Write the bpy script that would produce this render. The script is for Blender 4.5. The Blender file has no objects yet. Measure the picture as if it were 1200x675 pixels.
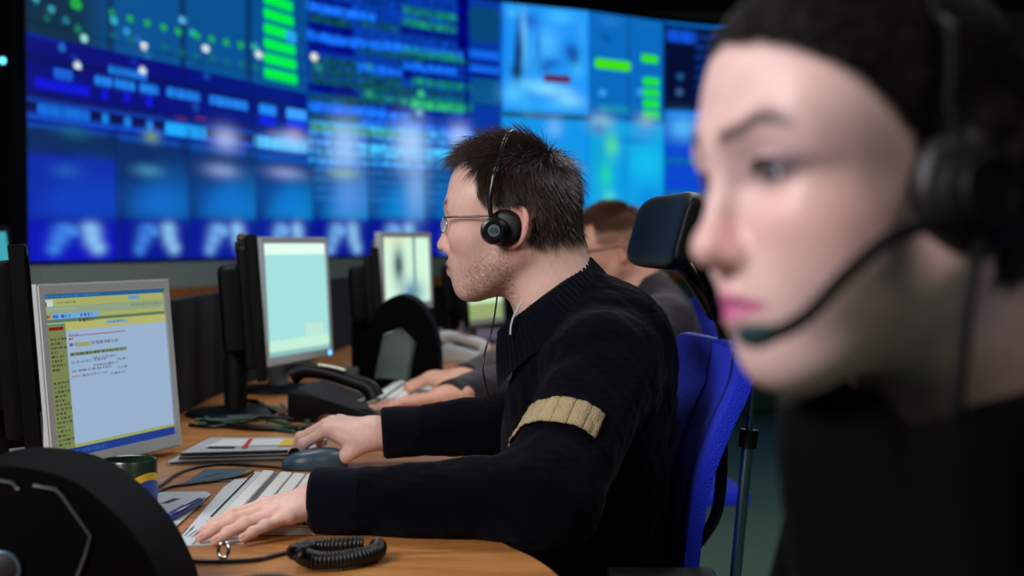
import bpy, bmesh, math, random
import numpy as np
from mathutils import Vector, Matrix
random.seed(7); rng = np.random.default_rng(7)
SC = bpy.context.scene; COL = SC.collection
R = math.radians
# ------------------------------------------------------------------ camera model
F = 1650.0; CAMZ = 1.11; PT = math.atan(52.5/F)
def ray(px, py):
    u = (px-600)/F; v = (337.5-py)/F
    return (u, math.cos(PT)+v*math.sin(PT), -math.sin(PT)+v*math.cos(PT))
def at(px, py, Y):
    d = ray(px, py); t = Y/d[1]
    return Vector((d[0]*t, Y, CAMZ+d[2]*t))
def onz(px, py, z):
    d = ray(px, py); t = (z-CAMZ)/d[2]
    return Vector((d[0]*t, d[1]*t, z))
DESK = .73
# ------------------------------------------------------------------ materials
def lin(c):
    return tuple(((x/255)/12.92 if x/255 <= .04045 else ((x/255+.055)/1.055)**2.4) for x in c)
MATS = {}
def mat(name, col=(128,128,128), rough=.5, metal=0., spec=.5, bump=None, attr=False, emit=0., sss=0., sheen=0., vary=0., coat=0.):
    """bump=(kind, scale, strength); colours are sRGB 0..255"""
    if name in MATS: return MATS[name]
    m = bpy.data.materials.new(name); m.use_nodes = True; nt = m.node_tree
    b = nt.nodes['Principled BSDF']
    c = lin(col)+(1,)
    b.inputs['Base Color'].default_value = c
    b.inputs['Roughness'].default_value = rough
    b.inputs['Metallic'].default_value = metal
    b.inputs['Specular IOR Level'].default_value = spec
    if coat: b.inputs['Coat Weight'].default_value = coat
    if sss:
        b.inputs['Subsurface Weight'].default_value = sss
        b.inputs['Subsurface Radius'].default_value = (1.,.35,.2)
        b.inputs['Subsurface Scale'].default_value = .006
    if sheen:
        b.inputs['Sheen Weight'].default_value = sheen; b.inputs['Sheen Roughness'].default_value = .5
    tc = nt.nodes.new('ShaderNodeTexCoord')
    src = None
    if attr:
        a = nt.nodes.new('ShaderNodeAttribute'); a.attribute_name = 'Col'; src = a.outputs['Color']
    if vary:
        n = nt.nodes.new('ShaderNodeTexNoise'); n.inputs['Scale'].default_value = 60 if attr else 25
        n.inputs['Detail'].default_value = 6
        nt.links.new(tc.outputs['Object'], n.inputs['Vector'])
        mr = nt.nodes.new('ShaderNodeMapRange'); mr.inputs['To Min'].default_value = 1-vary; mr.inputs['To Max'].default_value = 1+vary
        nt.links.new(n.outputs['Fac'], mr.inputs['Value'])
        mx = nt.nodes.new('ShaderNodeVectorMath'); mx.operation = 'SCALE'
        if src: nt.links.new(src, mx.inputs[0])
        else: mx.inputs[0].default_value = c[:3]
        nt.links.new(mr.outputs[0], mx.inputs['Scale']); src = mx.outputs[0]
    if src: nt.links.new(src, b.inputs['Base Color'])
    if emit:
        b.inputs['Emission Strength'].default_value = emit
        if attr: nt.links.new(src, b.inputs['Emission Color']); b.inputs['Base Color'].default_value = (0,0,0,1); nt.links.remove(b.inputs['Base Color'].links[0]); b.inputs['Base Color'].default_value=(.01,.01,.012,1)
        else: b.inputs['Emission Color'].default_value = c
    if bump:
        kind, sc, st = bump
        if kind == 'noise':
            n = nt.nodes.new('ShaderNodeTexNoise'); n.inputs['Scale'].default_value = sc; n.inputs['Detail'].default_value = 5; o = n.outputs['Fac']
        elif kind == 'vor':
            n = nt.nodes.new('ShaderNodeTexVoronoi'); n.inputs['Scale'].default_value = sc; o = n.outputs['Distance']
        else:
            n = nt.nodes.new('ShaderNodeTexWave'); n.inputs['Scale'].default_value = sc; n.bands_direction = kind
            n.inputs['Distortion'].default_value = 1.5; n.inputs['Detail Scale'].default_value = 3; o = n.outputs['Fac']
        nt.links.new(tc.outputs['Object'], n.inputs['Vector'])
        bp = nt.nodes.new('ShaderNodeBump'); bp.inputs['Strength'].default_value = st; bp.inputs['Distance'].default_value = .002
        nt.links.new(o, bp.inputs['Height']); nt.links.new(bp.outputs[0], b.inputs['Normal'])
    MATS[name] = m; return m
def wood(name, c1, c2, scale=4, rough=.4):
    m = bpy.data.materials.new(name); m.use_nodes = True; nt = m.node_tree; b = nt.nodes['Principled BSDF']
    tc = nt.nodes.new('ShaderNodeTexCoord'); mp = nt.nodes.new('ShaderNodeMapping')
    mp.inputs['Rotation'].default_value = (0,0,R(62)); mp.inputs['Scale'].default_value = (2.,16,4)
    nt.links.new(tc.outputs['Object'], mp.inputs[0])
    n = nt.nodes.new('ShaderNodeTexNoise'); n.inputs['Scale'].default_value = scale; n.inputs['Detail'].default_value = 8; n.inputs['Distortion'].default_value = .6
    nt.links.new(mp.outputs[0], n.inputs['Vector'])
    n2 = nt.nodes.new('ShaderNodeTexNoise'); n2.inputs['Scale'].default_value = scale*9; n2.inputs['Detail'].default_value = 3
    nt.links.new(mp.outputs[0], n2.inputs['Vector'])
    ad = nt.nodes.new('ShaderNodeMath'); ad.operation = 'MULTIPLY_ADD'; ad.inputs[1].default_value = .45
    nt.links.new(n2.outputs['Fac'], ad.inputs[0]); nt.links.new(n.outputs['Fac'], ad.inputs[2])
    r = nt.nodes.new('ShaderNodeValToRGB'); r.color_ramp.elements[0].position = .5; r.color_ramp.elements[1].position = .95
    r.color_ramp.elements[0].color = lin(c1)+(1,); r.color_ramp.elements[1].color = lin(c2)+(1,)
    nt.links.new(ad.outputs[0], r.inputs[0]); nt.links.new(r.outputs[0], b.inputs['Base Color'])
    b.inputs['Roughness'].default_value = rough; MATS[name] = m; return m
# ------------------------------------------------------------------ object helpers
def tag(o, label=None, cat=None, group=None, kind=None):
    if label: o['label'] = label
    if cat: o['category'] = cat
    if group: o['group'] = group
    if kind: o['kind'] = kind
    return o
def empty(name, loc=(0,0,0), **k):
    o = bpy.data.objects.new(name, None); COL.objects.link(o); o.location = loc; o.empty_display_size = .05
    bpy.context.view_layer.update()
    return tag(o, **k)
def mesh(name, verts, faces, m, parent=None, smooth=True, mats=None, mi=None, **k):
    me = bpy.data.meshes.new(name)
    me.from_pydata([tuple(v) for v in verts] if not isinstance(verts, np.ndarray) else verts.tolist(), [], faces if not isinstance(faces, np.ndarray) else faces.tolist())
    me.materials.append(m)
    for x in (mats or []): me.materials.append(x)
    if mi is not None: me.polygons.foreach_set('material_index', mi)
    if smooth: me.polygons.foreach_set('use_smooth', [True]*len(me.polygons))
    me.update()
    o = bpy.data.objects.new(name, me); COL.objects.link(o)
    if parent: setpar(o, parent)
    return tag(o, **k)
def setpar(o, p):
    o.parent = p; bpy.context.view_layer.update(); o.matrix_parent_inverse = p.matrix_world.inverted()
def bmo(name, bm, m, parent=None, smooth=False, mats=None, auto=True, **k):
    me = bpy.data.meshes.new(name); bmesh.ops.recalc_face_normals(bm, faces=bm.faces[:]); bm.to_mesh(me); bm.free(); me.materials.append(m)
    for x in (mats or []): me.materials.append(x)
    if smooth:
        me.polygons.foreach_set('use_smooth', [True]*len(me.polygons))
        if auto: me.set_sharp_from_angle(angle=R(35))
    o = bpy.data.objects.new(name, me); COL.objects.link(o)
    if parent: setpar(o, parent)
    return tag(o, **k)
def frame3(ux, uy, uz, o):
    M = Matrix.Identity(4)
    for i, v in enumerate((ux, uy, uz)): M.col[i] = Vector(v).to_4d(); M.col[i][3] = 0
    M.col[3] = Vector(o).to_4d(); return M
def box(bm, lo, hi, M=None, bev=0., seg=2, mi=0):
    lo = Vector(lo); hi = Vector(hi)
    r = bmesh.ops.create_cube(bm, size=1.); vs = r['verts']
    for v in vs: v.co = Vector([lo[i]+(v.co[i]+.5)*(hi[i]-lo[i]) for i in range(3)])
    fs = list({f for v in vs for f in v.link_faces})
    for f in fs: f.material_index = mi
    if bev:
        es = list({e for v in vs for e in v.link_edges})
        rb = bmesh.ops.bevel(bm, geom=es, offset=bev, segments=seg, affect='EDGES', profile=.7, clamp_overlap=True)
        vs = list({v for v in rb['verts']} | {v for v in vs if v.is_valid})
        allv = set(vs)
        for f in rb['faces']: 
            f.material_index = mi
            for v in f.verts: allv.add(v)
        vs = list(allv)
    if M is not None:
        # transform whole connected set
        seen = set(vs); st = list(vs)
        while st:
            v = st.pop()
            for e in v.link_edges:
                w = e.other_vert(v)
                if w not in seen: seen.add(w); st.append(w)
        bmesh.ops.transform(bm, matrix=M, verts=list(seen))
def prism(bm, pts, d0, d1, M, bev=0., mi=0):
    """polygon pts (x,y) extruded z d0..d1 then transformed by M"""
    a = [bm.verts.new(M @ Vector((p[0], p[1], d0))) for p in pts]
    b = [bm.verts.new(M @ Vector((p[0], p[1], d1))) for p in pts]
    n = len(pts); fs = [bm.faces.new(a[::-1]), bm.faces.new(b)]
    for i in range(n): fs.append(bm.faces.new((a[i], a[(i+1)%n], b[(i+1)%n], b[i])))
    for f in fs: f.material_index = mi
    if bev:
        es = [e for e in fs[0].edges]+[e for e in fs[1].edges]
        bmesh.ops.bevel(bm, geom=es, offset=bev, segments=3, affect='EDGES', profile=.6, clamp_overlap=True)
def catmull(pts, n=8, closed=False):
    P = [Vector(p) for p in pts]; out = []; N = len(P)
    rngi = range(N if closed else N-1)
    for i in rngi:
        if closed: p0, p1, p2, p3 = P[(i-1)%N], P[i], P[(i+1)%N], P[(i+2)%N]
        else: p0, p1, p2, p3 = P[max(i-1,0)], P[i], P[i+1], P[min(i+2,N-1)]
        for k in range(n):
            t = k/n
            out.append(.5*((2*p1)+(-p0+p2)*t+(2*p0-5*p1+4*p2-p3)*t*t+(-p0+3*p1-3*p2+p3)*t**3))
    if not closed: out.append(P[-1].copy())
    return out
def plate(bm, pts, t):
    pts = [Vector(p) for p in pts]; n = sum(((pts[i]-pts[0]).cross(pts[i+1]-pts[0]) for i in range(1,len(pts)-1)), Vector()).normalized()
    a = [bm.verts.new(p) for p in pts]; b = [bm.verts.new(p-n*t) for p in pts]; k = len(pts); bm.faces.new(a); bm.faces.new(b[::-1])
    for i in range(k): bm.faces.new((a[i],b[i],b[(i+1)%k],a[(i+1)%k]))
def tube(bm, pts, r, n=8, rr=None, flat=1., mi=0, closed=False, up=None):
    pts = [Vector(p) for p in pts]; rings = []; prev = None
    N = len(pts)
    for i, p in enumerate(pts):
        t = ((pts[(i+1)%N]-pts[i-1]) if closed else (pts[min(i+1,N-1)]-pts[max(i-1,0)])).normalized()
        if prev is None:
            a = Vector(up) if up else (Vector((0,0,1)) if abs(t.z) < .9 else Vector((1,0,0)))
            nx = (a-t*a.dot(t)).normalized()
        else:
            nx = prev-t*prev.dot(t); nx = nx.normalized() if nx.length > 1e-6 else prev
        prev = nx; ny = t.cross(nx)
        q = r if rr is None else r*rr(i/max(N-1,1))
        rings.append([bm.verts.new(p+(nx*math.cos(2*math.pi*k/n)*q*flat+ny*math.sin(2*math.pi*k/n)*q)) for k in range(n)])
    for i in range(N if closed else N-1):
        A = rings[i]; B = rings[(i+1)%N]
        for k in range(n):
            f = bm.faces.new((A[k], A[(k+1)%n], B[(k+1)%n], B[k])); f.material_index = mi
    if not closed:
        for rg in (rings[0][::-1], rings[-1]):
            f = bm.faces.new(rg); f.material_index = mi
def lathe(bm, prof, n=40, M=None, mi=0):
    M = M or Matrix.Identity(4); rings = []
    for (r, z) in prof:
        if r < 1e-6: rings.append([bm.verts.new(M @ Vector((0,0,z)))])
        else: rings.append([bm.verts.new(M @ Vector((r*math.cos(2*math.pi*k/n), r*math.sin(2*math.pi*k/n), z))) for k in range(n)])
    for A, B in zip(rings, rings[1:]):
        for k in range(n):
            q = [A[k%len(A)], A[(k+1)%len(A)], B[(k+1)%len(B)], B[k%len(B)]]
            u = []
            for v in q:
                if v not in u: u.append(v)
            if len(u) > 2:
                try: f = bm.faces.new(u); f.material_index = mi
                except ValueError: pass
def grid_faces(nr, nc, closed=False):
    f = []
    for i in range(nr-1):
        for j in range(nc if closed else nc-1):
            f.append((i*nc+j, i*nc+(j+1)%nc, (i+1)*nc+(j+1)%nc, (i+1)*nc+j))
    return f
def copy_tree(o, parent=None):
    c = o.copy(); COL.objects.link(c)
    if parent: c.parent = parent; c.matrix_parent_inverse = o.matrix_parent_inverse.copy()
    for ch in list(o.children): copy_tree(ch, c)
    return c
def setcol(o, cols, domain='POINT'):
    a = o.data.color_attributes.new('Col', 'FLOAT_COLOR', domain)
    arr = np.ones((len(cols), 4), np.float32); arr[:, :3] = cols
    a.data.foreach_set('color', arr.ravel())
# ------------------------------------------------------------------ implicit surfaces
class Field:
    def __init__(s): s.p = []
    def _add(s, **d): s.p.append(d)
    def rc(s, a, b, ra, rb, k=.01, op=1, M=None):
        a = np.array(M @ Vector(a) if M else a, float); b = np.array(M @ Vector(b) if M else b, float)
        sc = M.to_scale()[0] if M else 1.; ra *= sc; rb *= sc; k *= sc
        rm = max(ra, rb)+k*1.5+.004
        s._add(t='rc', a=a, b=b, ra=ra, rb=rb, k=k, op=op, lo=np.minimum(a,b)-rm, hi=np.maximum(a,b)+rm)
    def el(s, c, r, k=.01, op=1, M=None, rot=None):
        """rot: 3x3 local->parent"""
        Q = rot.to_3x3() if rot else Matrix.Identity(3); sc = 1.
        if M: sc = M.to_scale()[0]; Q = (M.to_3x3()*(1/sc)) @ Q; c = M @ Vector(c)
        r = np.array(r, float)*sc; k *= sc; c = np.array(c, float)
        rm = r.max()*1.35+k*1.5+.006
        s._add(t='el', c=c, r=r, Q=np.array(Q), k=k, op=op, lo=c-rm, hi=c+rm)
    def merge(s, other, inflate=0.):
        for d in other.p: s.p.append(dict(d))
    def one(s, d, P):
        if d['t'] == 'rc':
            ba = d['b']-d['a']; pa = P-d['a']; bb = max(ba@ba, 1e-12)
            h = np.clip(pa@ba/bb, 0, 1)
            return np.linalg.norm(pa-h[:,None]*ba, axis=1)-(d['ra']+(d['rb']-d['ra'])*h)
        q = (P-d['c'])@d['Q']; r = d['r']
        k0 = np.linalg.norm(q/r, axis=1); k1 = np.linalg.norm(q/(r*r), axis=1)
        return k0*(k0-1)/np.maximum(k1, 1e-9)
    def eval(s, P, off=0., cull=True):
        P = np.asarray(P, float); D = np.full(len(P), .3)
        lo = P.min(0); hi = P.max(0)
        for d in s.p:
            m = off+.002 if cull else 9
            if cull and (np.any(d['lo']-m > hi) or np.any(d['hi']+m < lo)): continue
            e = s.one(d, P)
            if d['op'] > 0:
                h = np.maximum(d['k']-np.abs(D-e), 0)/max(d['k'], 1e-6)
                D = np.minimum(D, e)-h*h*d['k']*.25
            else:
                e = -e
                h = np.maximum(d['k']-np.abs(D-e), 0)/max(d['k'], 1e-6)
                D = np.maximum(D, e)+h*h*d['k']*.25
        return D-off
    def grad(s, P, off=0.):
        e = .0008; g = np.zeros_like(P)
        for i in range(3):
            v = np.zeros(3); v[i] = e
            g[:, i] = s.eval(P+v, off, False)-s.eval(P-v, off, False)
        return g/np.maximum(np.linalg.norm(g, axis=1), 1e-9)[:,None]
def polygonize(f, h, off=0., lo=None, hi=None, B=14, fn=None):
    """naive surface nets on a sparse set of blocks; fn(P) optional extra field"""
    ev = fn or (lambda P: f.eval(P, off))
    pos = [d for d in f.p if d['op'] > 0]
    L = np.min([d['lo'] for d in pos], axis=0)-off-2*h if lo is None else np.array(lo, float)
    H = np.max([d['hi'] for d in pos], axis=0)+off+2*h if hi is None else np.array(hi, float)
    L = np.floor(L/h)*h
    nb = np.ceil((H-L)/(h*B)).astype(int)
    gi = np.stack(np.meshgrid(*[np.arange(n) for n in nb], indexing='ij'), -1).reshape(-1,3)
    cen = L+(gi+.5)*B*h
    dc = f.eval(cen, off, cull=False) if fn is None else fn(cen)
    keep = np.abs(dc) < h*B*.5*1.7321*1.35+.012
    ids = []; vs = []; quads = []
    NX = (nb*B+2).astype(np.int64)
    ax = np.arange(B+2)
    loc = np.stack(np.meshgrid(ax, ax, ax, indexing='ij'), -1).reshape(-1,3)
    for g in gi[keep]:
        base = g*B
        P = L+(base+loc)*h
        D = ev(P).reshape(B+2,B+2,B+2)
        S = D < 0
        if S.all() or not S.any(): continue
        c = np.zeros((B+1,)*3, int)
        for dx in (0,1):
            for dy in (0,1):
                for dz in (0,1): c += S[dx:dx+B+1, dy:dy+B+1, dz:dz+B+1]
        act = (c > 0) & (c < 8)
        act2 = act[:B,:B,:B]
        I = np.argwhere(act2)
        if len(I):
            acc = np.zeros((len(I),3)); cnt = np.zeros(len(I))
            x, y, z = I.T
            for a in range(3):
                o1, o2 = [i for i in range(3) if i != a]
                for u in (0,1):
                    for v in (0,1):
                        s0 = [x,y,z]; s0[o1] = s0[o1]+u; s0[o2] = s0[o2]+v
                        s1 = list(s0); s1[a] = s1[a]+1
                        d0 = D[tuple(s0)]; d1 = D[tuple(s1)]
                        m = (d0 < 0) != (d1 < 0)
                        t = np.where(m, d0/np.where(m, d0-d1, 1), 0)
                        pp = np.zeros((len(I),3)); pp[:,o1] = u; pp[:,o2] = v; pp[:,a] = t
                        acc += pp*m[:,None]; cnt += m
            vs.append(L+(base+I+acc/cnt[:,None])*h)
            gI = base+I
            ids.append((gI[:,0]*NX[1]+gI[:,1])*NX[2]+gI[:,2])
        # edges owned: start point index in 0..B-1 (with neighbours >=1 handled by cells idx-1 possibly previous block)
        for a in range(3):
            sh = [0,0,0]; sh[a] = 1
            d0 = S[:B,:B,:B]; d1 = S[sh[0]:B+sh[0], sh[1]:B+sh[1], sh[2]:B+sh[2]]
            E = np.argwhere(d0 != d1)
            if not len(E): continue
            o1, o2 = [(1,2),(2,0),(0,1)][a]
            g0 = base+E
            def cid(du, dv):
                q = g0.copy(); q[:,o1] -= du; q[:,o2] -= dv
                return (q[:,0]*NX[1]+q[:,1])*NX[2]+q[:,2]
            Q = np.stack([cid(1,1), cid(0,1), cid(0,0), cid(1,0)], 1)
            fl = d0[tuple(E.T)]
            Q[~fl] = Q[~fl][:, ::-1]
            quads.append(Q)
    ids = np.concatenate(ids); vs = np.concatenate(vs); quads = np.concatenate(quads)
    o = np.argsort(ids); ids = ids[o]; vs = vs[o]
    J = np.searchsorted(ids, quads); J = np.clip(J, 0, len(ids)-1)
    ok = (ids[J] == quads).all(1)
    return vs, J[ok]
# ------------------------------------------------------------------ people: heads and hands
def head_prims(f, M, fem=False):
    a = dict(M=M); ex, ey, ez, es = (.0895,.0365,.004,1.1) if fem else (.093,.0325,.003,1.)
    f.el((.018,0,.045), (.098,.076,.082), .0, **a)
    f.el((-.018,0,.005), (.066,.062,.062), .03, **a)
    f.el((.046,0,-.028), (.062,.056 if fem else .060,.083), .03, **a)
    for s in (1,-1):
        f.rc((.106,s*.010,.024), (.090,s*.044,.022), .009 if fem else .012, .009, .018, **a)
        f.rc((-.002,s*.054,-.045), (.070,s*(.018 if fem else .022),-.098), .016, .013, .035, **a)
        f.el((.074,s*.042,-.020), (.027,.020,.020), .028, **a)
        f.el((.072,s*.047,.030), (.024,.017,.026), .03, **a)
        if fem: f.el((.066,s*.044,-.045), (.026,.020,.028), .03, **a)
        f.el((ex+.029,s*(ey+.0015),ez-.001), (.017,.018*es,.013*es), .018, -1, **a)
    f.el((.0835,0,-.066), (.025,.029,.026), .025, **a)
    f.rc((.080,-.006,-.099), (.080,.006,-.099), .0165, .0165, .02, **a)
    # nose
    nx = .0
    f.rc((.106,0,.016), (.119+nx,0,-.026), .0065, .0080, .012, **a)
    f.el((.1205+nx,0,-.0345), (.011,.0105,.0095), .006, **a)
    if fem: f.el((.1165,0,-.0360), (.0125,.0125,.0108), .010, **a)
    for s in (1,-1):
        f.el((.108,s*.0125,-.0405), (.011,.0062,.0078), .006, **a)
        f.el((.1135,s*.0065,-.0475), (.006,.0032,.0045), .003, -1, **a)
        # lids
        f.el((ex,s*ey,ez), (.0145*es,.0160*es,.0125*es), .006, **a)
        f.el((ex+.019*es,s*(ey+.001),ez-.0015), (.0125,.0135*es,.0052*es), .0025, -1, **a)
        # lips
        f.rc((.1105,s*.004,-.0628), (.0945,s*.0235,-.0685), .0052, .0025, .005, **a)
        f.rc((.1075,s*.003,-.0755), (.0940,s*.0215,-.0705), .0064, .0028, .006, **a)
    for s in (1,-1):
        f.rc((.1180,0,-.0690), (.0965,s*.026,-.0695), .0014, .0010, .003, -1, **a)
        # ear
        E = Matrix.Rotation(R(s*-22), 3, 'Z') @ Matrix.Rotation(R(-10), 3, 'Y')
        f.el((-.010,s*.078,-.002), (.0185,.0052,.0315), .005, rot=E, **a)
        f.el((-.006,s*.0835,.003), (.0115,.0050,.020), .004, -1, rot=E, **a)
        f.el((-.002,s*.076,-.028), (.008,.005,.009), .006, **a)
HAND = {'index': ((.088,.027,.0), (.044,.026,.021)), 'middle': ((.093,.006,.002), (.049,.030,.022)),
        'ring': ((.087,-.014,.0), (.045,.028,.021)), 'little': ((.077,-.032,-.003), (.035,.021,.018))}
def hand_prims(f, M, s, curls, spread, thumb, nails=None):
    """local x along fingers, y towards the thumb (times s), z = back of the hand"""
    a = dict(M=M)
    f.rc((-.03,0,.0), (.02,0,0), .024, .024, .0, **a)
    f.el((-.01,0,0), (.035,.030,.020), .01, **a)
    for nm, (mc, ln) in HAND.items():
        b = (.012, s*mc[1]*.55, 0)
        f.rc(b, (mc[0]-.006, s*mc[1], mc[2]), .0150, .0112, .014, **a)
    f.el((.045,s*.004,-.004), (.048,.037,.013), .012, **a)
    f.el((.035,s*.028,-.008), (.034,.017,.014), .012, **a)
    for i, (nm, (mc, ln)) in enumerate(HAND.items()):
        p = Vector((mc[0], s*mc[1], mc[2])); ang = 0; sp = R(spread[i])*s
        r = [.0100,.0090,.0082,.0072] if nm != 'little' else [.0086,.0078,.0072,.0062]
        f.el(p+Vector((-.003,0,.003)), (.011,.0095,.0095), .006, **a)
        for j in range(3):
            ang += R(curls[i][j]); d = Vector((math.cos(ang)*math.cos(sp), math.cos(ang)*math.sin(sp), -math.sin(ang)))
            q = p+d*ln[j]
            f.rc(p, q, r[j], r[j+1], .0035, **a)
            if j < 2: f.el(q+Vector((math.sin(ang),0,math.cos(ang)))*.0012, (r[j+1]*1.12,)*3, .003, **a)
            elif nails is not None:
                nails.append((M @ (q+Vector((math.sin(ang),0,math.cos(ang)))*(r[3]*.72)-d*.001), (M.to_3x3() @ d).normalized(), (M.to_3x3() @ Vector((math.sin(ang),0,math.cos(ang)))).normalized(), r[3]))
            p = q
    t = [Vector((v[0], s*v[1], v[2])) for v in thumb]
    rr = [.017,.0125,.0105,.0085]
    for j in range(3): f.rc(t[j], t[j+1], rr[j], rr[j+1], .010 if j == 0 else .004, **a)
    if nails is not None:
        d = (t[3]-t[2]).normalized(); n = (Vector((0,s,.6))-d*Vector((0,s,.6)).dot(d)).normalized()
        nails.append((M @ (t[3]+n*.0065), (M.to_3x3() @ d).normalized(), (M.to_3x3() @ n).normalized(), .0085))
def nail_mesh(nails, parent, m):
    for (p, d, n, r) in nails:
        bm = bmesh.new(); bmesh.ops.create_uvsphere(bm, u_segments=12, v_segments=8, radius=1)
        sd = n.cross(d).normalized()
        M = frame3(d*.0065, sd*r*.68, n*.0022, p)
        bmesh.ops.transform(bm, matrix=M, verts=bm.verts[:])
        bmo('fingernail', bm, m, parent, smooth=True, auto=False)
def ss(x, a, b):
    t = np.clip((x-a)/(b-a), 0, 1); return t*t*(3-2*t)
def fbm(P, sc, seed=0):
    """cheap smooth pseudo noise -1..1"""
    r = np.random.default_rng(seed); v = np.zeros(len(P))
    for i in range(7):
        k = r.normal(size=3); k *= sc*(1+.6*i)/np.linalg.norm(k)
        v += np.sin(P@k+r.uniform(0,6.28))/(1+.35*i)
    return v/3
def head_colors(V, M, base, lip, hairc, hairmask, stubble=0., hands=None, browc=None, blush=(205,110,100), liner=False):
    Mi = np.array(M.inverted()); L = V@Mi[:3,:3].T+Mi[:3,3]
    C = np.tile(np.array(lin(base)), (len(V),1))
    n1 = fbm(V, 90, 3)
    C *= (1+.06*n1+.06*fbm(V, 420, 5))[:,None]
    x, y, z = L.T; ay = np.abs(y)
    inhead = (np.abs(x-.02) < .14) & (ay < .1) & (z > -.14) & (z < .15)
    def mixc(w, c):
        w = (np.clip(w,0,1)*inhead)[:,None]; C[:] = C*(1-w)+np.array(lin(c))*w
    mixc(.35*np.exp(-((x-.115)**2+ay**2+(z+.035)**2)/.016**2), blush)
    mixc(.22*np.exp(-((x-.085)**2+(ay-.042)**2+(z+.03)**2)/.022**2), blush)
    mixc(.55*np.exp(-((x+.01)**2+(ay-.082)**2)/.02**2)*(z > -.05), blush)
    if stubble:
        w = ss(-z, .035, .065)*ss(x, -.01, .03)*(1-.45*ss(x,.06,.09))+ss(-z, .0, .05)*np.exp(-((x-.02)/.025)**2)
        w = np.clip(w, 0, 1)*(1-.7*np.exp(-((ay-.04)**2+(z+.045)**2)/.02**2))
        w = w*stubble*np.random.default_rng(2).uniform(.15,1.,len(V))
        mixc(w, (88,64,52))
    lp = np.exp(-(((z+.0695+.10*0)/(.0105*(1.0-np.clip(ay/.030,0,.92))))**4))*(ay < .027)*ss(x, .090, .097)
    mixc(lp*.9, lip)
    if liner:
        mixc(.30*np.exp(-((x-.07)**2+(ay-.05)**2+(z+.025)**2)/.024**2), blush); mixc(.35*np.exp(-((x-.118)**2+(ay-.006)**2+(z+.040)**2)/.013**2), (196,96,90)); ay = ay-.009*ss(ay,.012,.03)
    if browc:
        zb = (.025 if liner else .026)+(.008 if liner else .006)*np.sin(np.clip((ay-.012)/.04,0,1)*math.pi*.9)
        w = np.exp(-((z-zb)/(.0054 if liner else .0046))**2)*ss(ay,.008,.014)*(1-ss(ay,.046,.056))*(x > .06)
        mixc(w*.93, browc)
    if liner:
        w = np.exp(-(((z-.004-.12*(ay-.034))/.0076)**2+((ay-.035)/.021)**2)**2)*(x > .07)
        mixc(w*.95, (32,22,32))
        w = np.exp(-(((z-.012)/.009)**2+((ay-.034)/.020)**2))*(x > .07); mixc(w*.28, (150,120,150))
    hm = hairmask(L+np.stack([fbm(V,260,11)*.004]*3,1))*inhead
    w = hm[:,None]; C[:] = C*(1-w)+np.array(lin(hairc))*w
    if hands:
        for hp in hands:
            d = np.linalg.norm(V-np.array(hp), axis=1); w = (.16*np.exp(-(d/.012)**2))[:,None]
            C[:] = C*(1-w)+np.array(lin(blush))*w
    return C
def strands(f, M, n, maskf, flowf, length, width, lift, segs=4, seed=1, spread=.35, dome=(.018,0,.045), hug=None):
    """returns verts, faces of fine tapering hair strands rooted on the head surface"""
    r = np.random.default_rng(seed); out_v = []; out_f = []
    Mi = np.array(M.inverted()); Mm = np.array(M)
    toL = lambda P: P@Mi[:3,:3].T+Mi[:3,3]
    toW = lambda P: P@Mm[:3,:3].T+Mm[:3,3]
    N = n*3
    d = r.normal(size=(N,3)); d /= np.linalg.norm(d, axis=1)[:,None]
    P = np.array(dome)+d*.14; P = toW(P); c = toW(np.array([dome]))[0]; dw = (c-P); dw /= np.linalg.norm(dw,axis=1)[:,None]
    for _ in range(9): P = P+dw*f.eval(P, 0, False)[:,None]*.9
    L = toL(P); k = r.random(N) < maskf(L); P = P[k][:n]; L = L[k][:n]; N = len(P)
    Nn = f.grad(P)
    fl = flowf(L); fl = fl@Mm[:3,:3].T; fl -= Nn*np.sum(fl*Nn,1)[:,None]
    fl /= np.maximum(np.linalg.norm(fl,axis=1),1e-6)[:,None]
    rn = r.normal(size=(N,3))*spread
    ln = length(L)*r.uniform(.6,1.25,N); lf = lift(L)*r.uniform(.3,1.7,N)
    D = fl+rn; pts = [P-Nn*.001]; cur = P.copy()
    for i in range(segs):
        t = (i+1)/segs
        step = D+Nn*(lf*(1-t*.75))[:,None]
        step /= np.linalg.norm(step,axis=1)[:,None]
        cur = cur+step*(ln/segs)[:,None]
        q = f.eval(cur, 0, False); mn = .0012*(1+i)
        if hug is not None:
            g = f.grad(cur); tgt = hug*r.uniform(.2,1.,N); cur = cur+g*(tgt-q)[:,None]*.8
            D = D-g*np.sum(D*g,1)[:,None]; 
        else:
            bad = q < mn
            if bad.any(): cur[bad] += Nn[bad]*(mn-q[bad])[:,None]
            D = D+np.array([0,0,-.10])*t
        pts.append(cur.copy())
    pts = np.array(pts)   # segs+1,N,3
    S = segs+1; sd = np.cross(pts[-1]-pts[0], Nn); sd /= np.maximum(np.linalg.norm(sd,axis=1),1e-9)[:,None]
    V = np.zeros((N,S,3,3))
    w = width*r.uniform(.6,1.3,N)
    for i in range(S):
        tp = 1-.85*(i/(S-1))**1.5; ww = (w*tp)[:,None]
        V[:,i,0] = pts[i]+sd*ww; V[:,i,1] = pts[i]-sd*ww*.5+Nn*ww*.87; V[:,i,2] = pts[i]-sd*ww*.5-Nn*ww*.87
    base = np.arange(N)[:,None]*S*3; Fc = []
    for i in range(S-1):
        for k2 in range(3):
            a = i*3+k2; b = i*3+(k2+1)%3
            Fc.append(np.stack([base[:,0]+a, base[:,0]+b, base[:,0]+b+3, base[:,0]+a+3],1))
    return V.reshape(-1,3), np.concatenate(Fc)
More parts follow.
